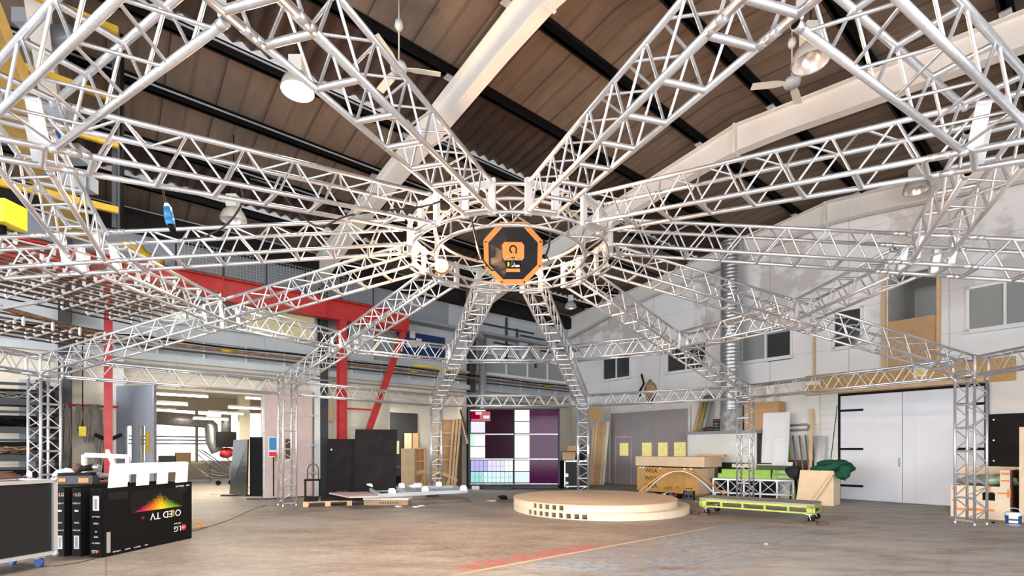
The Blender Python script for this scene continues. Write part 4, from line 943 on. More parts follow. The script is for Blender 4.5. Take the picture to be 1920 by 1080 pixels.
s, d = sL(155, .75); pdn = thing('yellow_pendant', 'yellow crane pendant control hanging on its cable', 'control'); obj('case', MB().box(s-.07, .75, zat(818, d), s+.07, .88, zat(800, d)), YELB, pdn, BM); obj('cable', MB().tube((s, .8, zat(800, d)), (s, .8, 4.6), .012, 6), BLACK, pdn, BM)
s, d = sL(203, .8); strap = MB().bar(B(s-.28, .8, zat(814, d)), B(s, .82, zat(826, d)), .03, .1).bar(B(s+.28, .8, zat(815, d)), B(s, .82, zat(826, d)), .03, .1).bar(B(s, .82, zat(826, d)), B(s+.12, .82, .8), .03, .09)
tag(obj('black_strap', strap, BLACK), 'black webbing strap tied round the red column', 'strap')
# stillages at far left
def stillage(z, i):
    t = thing('steel_stillage', 'black steel stillage of cables, %s in the stack at far left' % ['lowest', 'second from the bottom', 'middle one', 'second from the top', 'topmost'][i], 'stillage', (-12.23, 10.46, z), .45, group='stacked black stillages')
    for x in (0, 1.7):
        for y in (0, 1.0): obj('corner_post', MB().box(x-.05, y-.05, 0, x+.05, y+.05, .62), STILL, t); obj('post_foot', MB().lathe([(.1, 0), (.05, .08)], 4, c=(x, y, .0)), STILL, t)
    obj('top_rails', MB().box(0, -.03, .5, 1.7, .03, .56).box(-.03, 0, .5, .03, 1, .56).box(1.67, 0, .5, 1.73, 1, .56), STILL, t)
    obj('back_mesh', MB().box(.05, .96, .14, 1.65, 1.0, .5), BLACK, t); obj('side_mesh', MB().box(.0, .05, .14, .03, .95, .5), BLACK, t)
    obj('tray', MB().box(0, 0, .08, 1.7, 1, .14).box(0, -.03, .06, 1.7, .0, .2), STILL, t)
    m = MB(); rnd = random.Random(i)
    for k in range(16): m.path([(rnd.uniform(.1, 1.6), rnd.uniform(.0, .5), .16+rnd.uniform(0, .25)) for q in range(4)], .014, 5)
    tag(obj('cable_heap', m, [DWOOD, STEEL, RUST, BLACK, ROPE][i], None, TF(-12.23, 10.46, z) @ Matrix.Rotation(.45, 4, 'Z')), 'tangle of cables in the %s stillage at far left' % ['lowest', 'second', 'middle', 'fourth', 'top'][i], 'cables', 'cable tangles in the stillages')
for i in range(5): stillage(.02+i*.63, i)
tag(obj('blue_grey_cabinet', MB().box(-11.95, 11.95, 0, -11.55, 12.3, 3.3), GREY), 'tall blue-grey cabinet behind the left tower', 'cabinet')

# ------------------------------------------------------------------ flight case front left
FM = frame((-6.31-.718, 6.8+.2175, 0), (-.29, -.957, 0))
fc = thing('flight_case', 'large black flight case with aluminium edges at lower left', 'flight case', M=FM)
def flight(fc, L, D, z0, z1, e=.03):
    obj('body', MB().box(e/2, e/2, z0+e/2, L-e/2, D-e/2, z1-e/2), LAM, fc)
    for (a, b) in (((0, 0), (L, 0)), ((L, 0), (L, D)), ((L, D), (0, D)), ((0, D), (0, 0))):
        for z in (z0+e/2, z1-e/2): obj('edge_profile', MB().bar((a[0], a[1], z), (b[0], b[1], z), e*1.2, e*1.2), EDGE, fc)
    for a in ((0, 0), (L, 0), (L, D), (0, D)):
        obj('corner_profile', MB().bar((a[0], a[1], z0), (a[0], a[1], z1), e*1.2, e*1.2), EDGE, fc)
        for z in (z0, z1): obj('ball_corner', MB().blob((a[0], a[1], z), .045, .045, .045, 0, 0, 10, 6), STEEL, fc)
    for x in (.12, L-.12):
        for y in (.1, D-.1):
            c = obj('castor_fork', MB().box(x-.04, y-.04, z0-.05, x+.04, y+.04, z0-.002), STEEL, fc); obj('castor_wheel', MB().tube((x-.02, y, z0*.42), (x+.02, y, z0*.42), z0*.42, 16), BLUE, fc)
flight(fc, 1.15, .75, .165, 1.19, .04)
cabm = MB()
for k in range(7):
    r = .28-.02*k; cabm.path([(.45+r*math.cos(a*PI/10)+.03*math.sin(k*3), .35+r*.8*math.sin(a*PI/10), 1.225+.012*k) for a in range(20)], .013, 6, True)
tag(obj('coiled_cable', cabm, DWOOD, None, FM), 'coil of dark cable lying on the black flight case', 'cable')
bt_ = thing('small_white_bottle', 'small white bottle beside the coiled cable', 'bottle', M=FM @ TF(.12, .45, 1.21)); obj('bottle_body', MB().lathe([(0, 0), (.03, 0), (.03, .07), (.015, .085), (.015, .1), (0, .1)], 12), LOGOW, bt_)

# ------------------------------------------------------------------ television boxes
dvx = Vector((.163, .987, 0)).normalized()
def tvbox(x, y, th, lab, kind, Lx=1.64, H=1.02):
    # local x along the long face, local -y faces the open floor (+X world)
    o = Vector((x, y, .004)); M = Matrix(((dvx.x, -dvx.y, 0, o.x), (dvx.y, dvx.x, 0, o.y), (0, 0, 1, o.z), (0, 0, 0, 1)))
    t = thing('television_box', lab, 'box', M=M, group='black television cartons')
    # panels: open topped carton
    w_ = .008
    bdy = MB().box(0, 0, 0, Lx, w_, H).box(0, th-w_, 0, Lx, th, H).box(0, 0, 0, w_, th, H).box(Lx-w_, 0, 0, Lx, th, H).box(0, 0, 0, Lx, th, w_)
    obj('carton', bdy, BLACK, t)
    obj('flap', MB().box(.01, w_+.002, H-.03, Lx-.01, th-w_-.002, H-.02), CARD, t)
    Rend = Matrix(((0, 0, -1, -.0015), (-1, 0, 0, 0), (0, 1, 0, 0), (0, 0, 0, 1)))   # text plane on the short end (faces -x)
    def E(y, z, rot=0): return TF(-.0015, y, z) @ Matrix(((0, 0, -1, 0), (-1, 0, 0, 0), (0, 1, 0, 0), (0, 0, 0, 1))) @ Matrix.Rotation(rot, 4, 'Z')
    c = th/2
    def disc(r, m, M, nm='logo_disc'): obj(nm, MB().lathe([(0, .001), (r, .001), (r, 0)], 20), m, t, M)
    if kind == 'up':
        disc(.024, REDB, E(c+.035, H-.10)); text('lettering', 'LG', .075, LOGOW, t, E(c-.03, H-.10))
        for z, s_ in ((.79, 'OLED TV'), (.50, 'HDMI'), (.39, '164cm 65')): text('lettering', s_, .034, LOGOW, t, E(c, z))
        obj('pictogram', MB().prism([(-.035, -.014), (.035, -.014), (.035, .014), (-.035, .014)], 0, .001), LOGOW, t, E(c, .68))
        obj('barcode_label', MB().box(-.0025, c-.045, .11, -.0005, c+.045, .31), PAPER, t)
        obj('barcode', MB().box(-.0032, c-.02, .13, -.0026, c+.02, .29), PRINTG, t)
    else:
        disc(.022, REDB, E(c-.035, .085)); text('lettering', 'LG', .07, LOGOW, t, E(c+.03, .085, PI))
        for z, s_ in ((.60, '164cm 65'), (.50, 'HDMI'), (.38, '4K'), (.30, 'HDR'), (.21, 'OLED TV')): text('lettering', s_, .034, LOGOW, t, E(c, z, PI))
        obj('barcode_label', MB().box(-.0025, c-.055, .69, -.0005, c+.055, .91), PAPER, t)
        obj('barcode', MB().box(-.0032, c-.02, .71, -.0026, c+.02, .86), PRINTG, t)
    return t, disc
S3 = lambda x, z, rot=0: TF(x, -.0015, z) @ Matrix(((1, 0, 0, 0), (0, 0, -1, 0), (0, 1, 0, 0), (0, 0, 0, 1))) @ Matrix.Rotation(rot, 4, 'Z')
t3, disc = tvbox(-6.055, 7.29, .23, 'front black television carton with a rainbow burst and upside-down lettering', 'down')
tvbox(-6.43, 7.36, .17, 'middle black television carton, its long side hidden by the front one', 'up')
tvbox(-6.68, 7.36, .17, 'rearmost black television carton nearest the flight case', 'up')
text('main_lettering', 'O ED TV', .16, LOGOW, t3, S3(1.10, .50, PI)); text('small_lettering', '4K', .05, REDB, t3, S3(.66, .50, PI))
obj('rainbow_letter', MB().prism([(-.028, -.055), (.03, -.055), (.03, -.025), (-.0, -.025), (-.0, .055), (-.028, .055)], 0, .001), YEL, t3, S3(1.235, .50, PI))
text('logo_lettering', 'LG', .13, LOGOW, t3, S3(1.33, .22, PI)); disc(.055, REDB, S3(1.46, .22)); text('logo_tagline', "Life's Good", .03, LOGOW, t3, S3(1.33, .31, PI))
text('logo_ring_lettering', 'LG', .05, LOGOW, t3, TF(0, -.001, 0) @ S3(1.46, .22, PI)); text('size_lettering', '164cm 65', .045, LOGOW, t3, S3(1.38, .955, PI)); text('size_lettering', 'HDMI', .03, LOGOW, t3, S3(1.55, .96, PI))
for x, s_ in ((.22, 'ULTRA HD'), (.40, 'WebOS'), (.56, 'SMART TV'), (.72, 'HDR')): text('footer_lettering', s_, .026, LOGOW, t3, S3(x, .05, PI))
obj('tape_patch', MB().box(.09, -.0022, .84, .40, -.0008, .95), LAM, t3); obj('tape_patch', MB().box(1.33, -.0022, .84, 1.52, -.0008, .93), LAM, t3); obj('pictogram_column', MB().box(.06, -.0022, .05, .12, -.0008, .36), PRINTG, t3)
# rainbow burst printed on the carton
RB, nt, b = nodes_mat('rainbow_burst_print'); tc = nt.nodes.new('ShaderNodeTexCoord'); sp = nt.nodes.new('ShaderNodeSeparateXYZ'); nt.links.new(tc.outputs['Object'], sp.inputs[0])
cr = nt.nodes.new('ShaderNodeValToRGB'); nt.links.new(ramp(nt, sp.outputs[0], -.52, .52), cr.inputs[0]); el = cr.color_ramp.elements
el[0].color = (.10, .0, .12, 1); el[1].color = (.01, .10, .01, 1)
for pos, c in ((.22, (.45, .02, .08)), (.38, (.8, .14, .01)), (.54, (.95, .62, .02)), (.72, (.22, .42, .03))): e_ = el.new(pos); e_.color = (*c, 1)
nz = noise_n(nt, tc.outputs['Object'], 22, 6, .8); ax = math_n(nt, 'ABSOLUTE', math_n(nt, 'SUBTRACT', sp.outputs[0], .02))
hgt = math_n(nt, 'MULTIPLY', math_n(nt, 'SUBTRACT', 1, math_n(nt, 'MULTIPLY', ax, 2.1)), .30)
f_ = math_n(nt, 'SUBTRACT', math_n(nt, 'SUBTRACT', 1, math_n(nt, 'DIVIDE', sp.outputs[1], hgt)), math_n(nt, 'MULTIPLY', math_n(nt, 'SUBTRACT', nz, .5), -1.6))
f_ = math_n(nt, 'MULTIPLY', ramp(nt, f_, .15, .9), math_n(nt, 'GREATER_THAN', hgt, .005))
nt.links.new(mixc(nt, f_, (.006, .0055, .0055), cr.outputs[0]), b.inputs['Base Color']); b.inputs['Roughness'].default_value = .55; b.inputs['Specular IOR Level'].default_value = .3
obj('rainbow_burst', MB().add([(-.5, 0, 0), (.5, 0, 0), (.5, .34, 0), (-.5, .34, 0)], [(0, 1, 2, 3)]), RB, t3, S3(.95, .60))
# polystyrene insert
ps = thing('polystyrene_insert', 'white polystyrene packing with square cut-outs sticking out of the front carton', 'packing', M=Matrix(((dvx.x, -dvx.y, 0, -6.055), (dvx.y, dvx.x, 0, 7.29), (0, 0, 1, 0), (0, 0, 0, 1))) @ TF(.20, .10, .53) @ Matrix.Rotation(.06, 4, 'X'))
fo = MB()
fo.box(.10, 0, .68, 1.42, .10, .85)
for x0, x1 in ((.06, .26), (.50, .64), (.88, 1.0), (1.26, 1.42)): fo.box(x0, 0, .0, x1, .10, .68)
fo.box(.26, 0, 0, 1.26, .10, .42)
fo.prism([(.0, 0), (.06, 0), (.06, .85), (.045, .85)], 0, .1, M=Matrix(((1, 0, 0, 0), (0, 0, 1, 0), (0, 1, 0, 0), (0, 0, 0, 1)))).prism([(.06, .68), (.10, .68), (.10, .85), (.06, .85)], 0, .1, M=Matrix(((1, 0, 0, 0), (0, 0, 1, 0), (0, 1, 0, 0), (0, 0, 0, 1))))
obj('foam_block', fo, FOAM, ps)
for x in (.16, .57, .94, 1.34): obj('rib', MB().box(x-.03, -.03, .44, x+.03, .0, .82), FOAM, ps)
# clutter behind the cartons
tc_ = thing('tool_box', 'black and orange tool box on the crate behind the cartons', 'tool box', P(145, 900, 8.2)); tc_.rotation_euler = (0, 0, .3); tc_.scale = (.62, .62, .62)
obj('body', MB().prism([(-.42, -.2), (.42, -.2), (.42, .2), (-.42, .2)], -.1, .12), DKGREY, tc_); obj('lid', MB().prism([(-.36, -.16), (.36, -.16), (.36, .16), (-.36, .16)], .12, .2), BLACK, tc_)
obj('latch', MB().box(-.36, -.215, -.03, -.16, -.2, .06), ORANGE, tc_); obj('socket_plate', MB().box(.12, -.215, -.06, .34, -.2, .06), ORANGE, tc_)
gr = thing('power_tool', 'small power tool lying on top of the black and orange tool box', 'tool', P(160, 880, 8.15)); obj('motor_body', MB().tube((-.1, 0, 0), (.14, 0, .04), .05, 12), BLACK, gr); obj('head', MB().blob((-.12, 0, .02), .08, .07, .07, 2, .1), DWOOD, gr); obj('silver_cap', MB().tube((.14, 0, .04), (.24, 0, .03), .045, 12), STEEL, gr)
tag(obj('support_crate', MB().box(-7.9, 7.9, .003, -6.9, 8.9, 1.02), BLKM), 'dark wooden crate hidden behind the black cartons', 'crate')
tag(obj('plastic_bag', MB().blob(P(122, 890, 8.4), .18, .12, .09, 4, .3), PAPER), 'crumpled pale plastic bag left of the tool box', 'bag')
tag(obj('folded_cloth', MB().blob(P(178, 893, 8.5), .28, .16, .06, 7, .3), GREY), 'grey crumpled cloth right of the tool box', 'cloth')
fr = thing('aluminium_frame', 'upright empty white aluminium frame behind the cartons', 'frame'); z0_ = zat(851, 9.2)
a_, b_ = P(158, 853, 9.2), P(240, 856, 9.6)
obj('top_bar', MB().bar(a_, b_, .05, .08), ALUP, fr); obj('upright', MB().bar((a_.x, a_.y, .05), a_, .07, .05), ALUP, fr); obj('upright', MB().bar((b_.x, b_.y, .05), b_, .07, .05), ALUP, fr); obj('bottom_bar', MB().bar((a_.x, a_.y, .04), (b_.x, b_.y, .04), .05, .08), ALUP, fr)
tag(obj('leaning_batten', MB().bar(P(201, 845, 9.0), P(232, 915, 8.4), .05, .05), LOGOW), 'white batten leaning through the aluminium frame', 'batten')
for i, (px, py, w_) in enumerate(((368, 984, .12), (378, 982, .1), (371, 975, .07))): q = G(px, py+6) if i < 2 else G(px, py+14); tag(obj('wood_offcut', MB().cbox((q.x, q.y, .045 if i < 2 else .125), w_, .1, .085 if i < 2 else .06), PINE), ['wood offcut on the floor right of the front carton', 'second wood offcut on the floor beside the first', 'wood offcut resting on top of the other two'][i], 'wood block', 'wood offcuts by the carton')
cab(sm([G(100, 1062), G(170, 1050), G(300, 1010)+Vector((0, 0, 0)), G(370, 994), G(430, 975), G(470, 957), G(500, 948)], 5), .010, 'long black cable snaking over the floor past the cartons', name='floor_cable')
cab(sm([G(395, 928), G(440, 926), G(470, 928), G(520, 930)], 4), .008, 'thin cable on the doorway threshold', name='floor_cable')
# ------------------------------------------------------------------ video wall
vx0, vx1, vd = (881-960)/F*20, (1047-960)/F*20, 20.0
vw = thing('video_wall', 'large video wall of six screens in a black stand', 'video wall', (vx0, vd, 0))
Wt = vx1-vx0; zb0 = .2; zt0 = zat(768, 20); rh = (zt0-zb0)/3; cw = Wt/2
obj('stand_frame', MB().box(-.06, .0, .05, 0, .35, zt0+.05).box(Wt, 0, .05, Wt+.06, .35, zt0+.05).box(-.06, .02, zt0, Wt+.06, .3, zt0+.05).box(-.06, 0, .02, Wt+.06, .5, .14).box(cw-.02, .06, .1, cw+.02, .3, zt0), DKGREY, vw)
obj('stand_base', MB().box(.6, -.35, .0, 1.7, .5, .1), DKGREY, vw); obj('floor_adapter', MB().box(.1, -.3, .0, .4, -.1, .14), PAPER, vw)
for c in range(2):
    for r in range(3):
        x0 = c*cw+.02; x1 = (c+1)*cw-.02; z0 = zt0-(r+1)*rh+.04; z1 = zt0-r*rh-.015; wd = x1-x0; ht = z1-z0; mid = z0+ht/2
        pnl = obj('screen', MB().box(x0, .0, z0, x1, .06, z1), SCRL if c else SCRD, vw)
        if not c: pass
        obj('bracket_strip', MB().box(x0, -.01, z0-.05, x1, .05, z0-.012), STEEL, pnl)
        def pic(ax, az, bx_, bz, m, nm='picture_block'): obj(nm, MB().box(x0+ax*wd, -.004, z0+az*ht, x0+bx_*wd, -.001, z0+bz*ht), m, pnl)
        if c == 0 and r == 0:
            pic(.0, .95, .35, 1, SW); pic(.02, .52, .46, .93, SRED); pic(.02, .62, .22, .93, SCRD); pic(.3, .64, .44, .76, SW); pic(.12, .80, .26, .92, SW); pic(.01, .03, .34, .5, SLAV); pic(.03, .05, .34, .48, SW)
            pnl['shown'] = 1
        elif c == 0 and r == 1: pic(.0, .52, .1, .99, SGRN); pic(.1, .52, .34, .99, SW); pic(0, .02, .1, .49, SYEL); pic(.1, .02, .34, .49, SW)
        elif c == 0 and r == 2:
            for k in range(10):
                for row in (0, 1):
                    mm = (SLIL if k < 4 else SLAV if k < 8 else SW) if row else (SAQ if k < 3 else SAQL)
                    pic(.01+k*.098, .52 if row else .03, .10+k*.098, .97 if row else .48, mm)
                    text('numeral', '%s%d' % ('W' if row else 'B', k+1) if False else '%d' % (k+1), .10, NAVY, pnl, TF(x0+(.055+k*.098)*wd, -.006, z0+(.72 if row else .25)*ht) @ Matrix(((1, 0, 0, 0), (0, 0, -1, 0), (0, 1, 0, 0), (0, 0, 0, 1))) @ Matrix.Rotation(PI/2, 4, 'Z'), .0005)
        elif c == 1 and r == 0: pic(0, .52, .34, 1, SW); pic(0, .02, .34, .49, SW)
        elif c == 1 and r == 1: pic(0, .02, .31, .98, SW); pic(.31, .02, .34, .98, SYEL)
        else: pic(0, .52, .34, .97, SW if c else SLIL); pic(0, .03, .34, .48, SAQL)
# flight case and boxes beside the video wall
f2 = thing('flight_case', 'small black flight case right of the video wall', 'flight case', ((1059-960)/F*19.9, 19.9, 0)); flight(f2, .95, .65, .10, zat(864, 19.9), .035)
obj('catch_plate', MB().box(.03, -.012, .5, .14, -.001, .64), STEEL, f2); obj('catch_plate', MB().box(.03, -.012, .2, .14, -.001, .3), STEEL, f2)
zc = zat(864, 19.9)+.065
c1 = thing('cardboard_box', 'open cardboard box on the small flight case', 'box', ((1048-960)/F*19.9+.05, 20.0, zc-.02)); obj('carton', MB().box(.1, .0, 0, .62, .4, .3), CARD, c1); obj('flap', MB().add([(.1, 0, .3), (.62, 0, .3), (.66, -.18, .36), (.02, -.18, .33)], [(0, 1, 2, 3)]), CARD, c1); obj('flap', MB().add([(.32, .4, .3), (.7, .4, .3), (.72, .45, .56), (.36, .45, .56)], [(0, 1, 2, 3)]), MDF, c1)
tag(obj('black_crate', MB().box((1047-960)/F*20.3, 20.3, 0.0, (1057.5-960)/F*20.3, 20.8, 1.15), BLACK), 'black crate with cables between video wall and flight case', 'crate')
# person behind the flight case
pe = thing('person', 'dark-haired person in black clothing working behind the small flight case', 'person', ((1091-960)/F*21.3, 21.3, 0), 0)
def skin(name, V, Ed, m, parent, root=0, sub=1):
    me = bpy.data.meshes.new(name); me.from_pydata([v[:3] for v in V], Ed, []); o = bpy.data.objects.new(name, me); COL.objects.link(o); o.parent = parent
    o.modifiers.new('s', 'SKIN'); o.modifiers.new('d', 'SUBSURF').levels = sub; o.modifiers['d'].render_levels = sub; sv = me.skin_vertices[0].data
    for i, v in enumerate(V): sv[i].radius = (v[3], v[4] if len(v) > 4 else v[3]); sv[i].use_root = (i == root)
    bpy.context.view_layer.update(); dg = bpy.context.evaluated_depsgraph_get(); m2 = bpy.data.meshes.new_from_object(o.evaluated_get(dg)); o.modifiers.clear(); o.data = m2; m2.name = name; m2.materials.clear(); m2.materials.append(m)
    for p_ in m2.polygons: p_.use_smooth = True
    return o
V = [(0, 0, .95, .15, .11), (0, 0, 1.15, .145, .10), (0, -.02, 1.38, .17, .10), (0, -.04, 1.5, .06), (0, -.07, 1.58, .05),
     (-.2, -.02, 1.42, .06), (-.27, -.1, 1.16, .048), (-.2, -.32, 1.1, .035), (.2, -.02, 1.42, .06), (.27, -.1, 1.16, .048), (.18, -.32, 1.1, .035),
     (-.1, 0, .85, .085), (-.11, -.02, .48, .06), (-.11, .02, .09, .045), (-.11, -.14, .05, .035), (.1, 0, .85, .085), (.11, -.02, .48, .06), (.11, .02, .09, .045), (.11, -.14, .05, .035)]
Ed = [(0, 1), (1, 2), (2, 3), (3, 4), (2, 5), (5, 6), (6, 7), (2, 8), (8, 9), (9, 10), (0, 11), (11, 12), (12, 13), (13, 14), (0, 15), (15, 16), (16, 17), (17, 18)]
bd = skin('body', V, Ed, CLOTH, pe)
hd = MB(); hd.blob((0, -.08, 1.67), .077, .095, .115, 0, 0, 16, 12).blob((-.005, -.178, 1.655), .013, .02, .02, 0, 0, 8, 6).blob((-.078, -.08, 1.665), .014, .02, .03, 0, 0, 8, 6).blob((.078, -.08, 1.665), .014, .02, .03, 0, 0, 8, 6); hd.tube((0, -.05, 1.5), (0, -.08, 1.62), .052, 12)
obj('head', hd, SKIN, pe); obj('hair', MB().blob((0, -.06, 1.715), .088, .10, .09, 2, .04, 16, 10), HAIR, pe)
obj('eye', MB().blob((-.03, -.17, 1.675), .011, .007, .007, 0, 0, 8, 6), BLACK, pe); obj('eye', MB().blob((.03, -.17, 1.675), .011, .007, .007, 0, 0, 8, 6), BLACK, pe); obj('mouth', MB().blob((0, -.166, 1.615), .022, .008, .006, 0, 0, 8, 6), REDB, pe)
for sx in (-1, 1):
    hx = sx*.19; Vh = [(hx, -.33, 1.10, .03, .018), (hx, -.40, 1.09, .034, .015)]; Eh = [(0, 1)]
    for k, (dx, L) in enumerate(((-.03, .07), (-.01, .085), (.012, .08), (.032, .06))):
        i = len(Vh); Vh += [(hx+dx, -.42, 1.088, .009), (hx+dx, -.42-L*.5, 1.075, .0085), (hx+dx, -.42-L, 1.05, .007)]; Eh += [(1, i), (i, i+1), (i+1, i+2)]
    i = len(Vh); Vh += [(hx-sx*.04, -.37, 1.085, .011), (hx-sx*.06, -.41, 1.075, .009)]; Eh += [(0, i), (i, i+1)]
    skin('hand', Vh, Eh, SKIN, pe)

# ------------------------------------------------------------------ round plywood stage
st = thing('round_stage', 'low round two-step stage of pale plywood with open pigeonholes', 'stage')
def ringwall(cx, cy, R, z0, z1, holes, n=160):
    m = MB(); hs = []
    for i in range(n):
        a0, a1 = 2*PI*i/n, 2*PI*(i+1)/n; h = None
        for (ha, hb, zz0, zz1) in holes:
            if ha <= math.degrees(a0) < hb: h = (zz0, zz1)
        segs = [(z0, z1)] if not h else [(z0, h[0]), (h[1], z1)]
        for q0, q1 in segs:
            vs = [(cx+r*math.cos(a), cy+r*math.sin(a), z) for z in (q0, q1) for a in (a0, a1) for r in (R, R-.03)]
            m.add(vs, [(0, 2, 6, 4), (1, 5, 7, 3), (0, 1, 3, 2), (4, 6, 7, 5), (0, 4, 5, 1), (2, 3, 7, 6)])
    return m
cxl, cyl_, cxu, cyu = 2.35, 13.3, 2.2, 13.3
hl = [(212+k*4.8, 215+k*4.8, .025, .135) for k in range(9)]; hu = [(218+k*5.2, 221.2+k*5.2, .19, .30) for k in range(5)]
obj('lower_side', ringwall(cxl, cyl_, 2.3, .002, .155, hl, 720), PLYL, st); obj('lower_deck', MB().prism([(cxl+2.31*math.cos(2*PI*i/120), cyl_+2.31*math.sin(2*PI*i/120)) for i in range(120)], .155, .17), PLYL, st)
obj('upper_side', ringwall(cxu, cyu, 2.15, .17, .315, hu, 720), PLYL, st); obj('upper_deck', MB().prism([(cxu+2.16*math.cos(2*PI*i/120), cyu+2.16*math.sin(2*PI*i/120)) for i in range(120)], .315, .333), STAGEM, st)
obj('inner_drum', MB().tube((cxl, cyl_, .01), (cxl, cyl_, .15), 2.05, 60), PLYL, st); obj('inner_drum', MB().tube((cxu, cyu, .171), (cxu, cyu, .31), 1.9, 60), PLYL, st)
for k in range(10): a = math.radians(211+k*4.8); obj('divider', MB().bar((cxl+2.05*math.cos(a), cyl_+2.05*math.sin(a), .08), (cxl+2.27*math.cos(a), cyl_+2.27*math.sin(a), .08), .02, .14), PLYL, st)
for k in range(6): a = math.radians(216.5+k*5.2); obj('divider', MB().bar((cxu+1.9*math.cos(a), cyu+1.9*math.sin(a), .24), (cxu+2.12*math.cos(a), cyu+2.12*math.sin(a), .24), .02, .13), PLYL, st)

# ------------------------------------------------------------------ black panels, pallet, chair, steel frame
def leanpanel(pa, pb, pyt, d, lab, th=.04, m=BLKM, lean=.35):
    g0, g1 = pa, pb; h = zat(pyt, d)
    t = thing('leaning_board', lab, 'panel', group='black boards leaning on the side wall')
    nrm = Vector((-(g1.y-g0.y), g1.x-g0.x, 0)).normalized()
    up = nrm*lean+Vector((0, 0, h)); vs = []
    for o in (Vector(), nrm*th): vs += [g0+o, g1+o, g1+o+up, g0+o+up]
    obj('board', MB().add(vs, [(0, 1, 2, 3), (7, 6, 5, 4), (0, 4, 5, 1), (1, 5, 6, 2), (2, 6, 7, 3), (3, 7, 4, 0)]), m, t); return t
ga = P(612, 930, 0+17.0); ga.z = .003; gb = P(672, 915, 17.2); gb.z = .003
A1 = Vector(((610-960)/F*15.5, 15.5, .003)); A2 = Vector(((672-960)/F*15.7, 15.7, .003)); A3 = Vector(((741-960)/F*15.5, 15.5, .003))
lp = leanpanel(A1, A2, 823, 15.8, 'wide black board leaning behind the pallet, left of the taller one'); obj('white_dot', MB().blob((A1.x+.12, 15.7, 1.6), .03, .01, .03, 0, 0), PAPER, lp)
leanpanel(Vector((A2.x-.1, 15.42, .003)), A3, 805, 15.7, 'tallest matt black board leaning beside the timber boxes')
def pallet(px0, py0, px1, py1, lab, w=.8, ny=5):
    g0, g1 = G(px0, py0), G(px1, py1); d = (g1-g0); L = d.length; t = thing('wooden_pallet', lab, 'pallet', M=frame(g0, d))
    for k in range(ny): y = k*(w-.1)/(ny-1); obj('deck_board', MB().box(0, y, .12, L, y+.1, .14), PINE, t)
    for x in (0, L/2-.07, L-.14):
        for y in (0, w/2-.05, w-.1): obj('block', MB().box(x, y, .022, x+.14, y+.1, .10), PINE, t)
    for x in (0, L/2-.07, L-.14): obj('stringer', MB().box(x, 0, .10, x+.14, w, .12), PINE, t); obj('bottom_board', MB().box(x, 0, .003, x+.14, w, .022), PINE, t)
    return t, L
pt, PLn = pallet(568, 951, 660, 948, 'pale wooden pallet carrying black bags by the left tower')
for i, (x, y, w_, dd_) in enumerate(((.02, .1, .35, .4), (.45, .15, .45, .4), (.92, .1, .45, .4))):
    tag(obj('black_case', MB().cbox((x+w_/2, y+dd_/2, .14+.055), w_, dd_, .10), BLKM, None, pt.matrix_basis), 'flat black case on the pallet, %s' % ['under the black chair', 'in the middle', 'at the right end'][i], 'case', 'flat black cases on the pallet')
# chair / trolley with curved back
ch = thing('black_chair', 'black metal chair with rounded back standing on the pallet', 'chair', M=pt.matrix_basis @ TF(.02, .32, .245))
for x in (0, .38):
    for y in (0, .32): obj('leg', MB().box(x-.013, y-.013, 0, x+.013, y+.013, .46), BLACK, ch)
obj('seat', MB().box(-.03, -.03, .46, .41, .36, .5), BLACK, ch); obj('backrest', MB().path([(.04, .34, .5), (.04, .35, .78), (.09, .36, .9), (.19, .36, .95), (.29, .36, .9), (.34, .35, .78), (.34, .34, .5)], .016, 8), DWOOD, ch)
# long steel frame on the floor
sf = thing('steel_floor_rig', 'long flat white steel frame with upright plates lying on blocks', 'frame')
zf = .34
fA, fB = P(618, 921, 13.8), P(712, 931, 13.0); 
c = [P(690, 915, (CZ-zf)*F/(915-843)), P(712, 929, (CZ-zf)*F/(929-843)), P(875, 921, (CZ-zf)*F/(921-843)), P(850, 913, (CZ-zf)*F/(913-843))]
for i in range(4): obj('edge_beam', MB().bar(c[i], c[(i+1) % 4], .08, .1), LGREY, sf)
for f_ in (.3, .6): obj('cross_beam', MB().bar(c[0].lerp(c[3], f_), c[1].lerp(c[2], f_), .07, .08), LGREY, sf)
obj('rear_bar', MB().bar(c[0].lerp(c[1], .5), c[3].lerp(c[2], .5), .05, .06), GREY, sf)
for px, py in ((693, 915), (735, 925), (753, 914), (797, 921), (823, 911), (869, 919)):
    d = (CZ-zf)*F/(py-843+3); p = P(px, py, d); obj('upright_plate', MB().prism([(-.10, 0), (.10, 0), (.10, .11), (.06, .16), (-.07, .16), (-.10, .12)], -.006, .006, M=Matrix(((1, 0, 0, p.x), (0, 0, 1, p.y), (0, 1, 0, zf+.03), (0, 0, 0, 1)))), LOGOW, sf)
bdw = thing('flat_board', 'pinkish flat board with papers at the end of the steel frame', 'board')
v_ = [P(617, 921, 14.2), P(655, 934, 13.0), P(712, 929, 13.2), P(688, 917, 14.6)]
for q in v_: q.z = .36
obj('panel', MB().add([tuple(q) for q in v_]+[(q.x, q.y, q.z-.04) for q in v_], [(0, 1, 2, 3), (7, 6, 5, 4), (0, 4, 5, 1), (1, 5, 6, 2), (2, 6, 7, 3), (3, 7, 4, 0)]), PINK, bdw)
g = G(682, 947); cw_ = thing('cardboard_crate', 'long low cardboard crate with punched holes under the steel frame', 'crate', (g.x, g.y, .003), -.03)
obj('body', MB().box(0, 0, 0, 1.28, .5, .14), CARD, cw_); obj('foam_top', MB().box(-.02, -.01, .142, 1.3, .5, .2), FOAM, cw_)
for k in range(8): obj('hole', MB().tube((.5+k*.07, -.002, .06), (.5+k*.07, .004, .06), .022, 8), DWOOD, cw_)
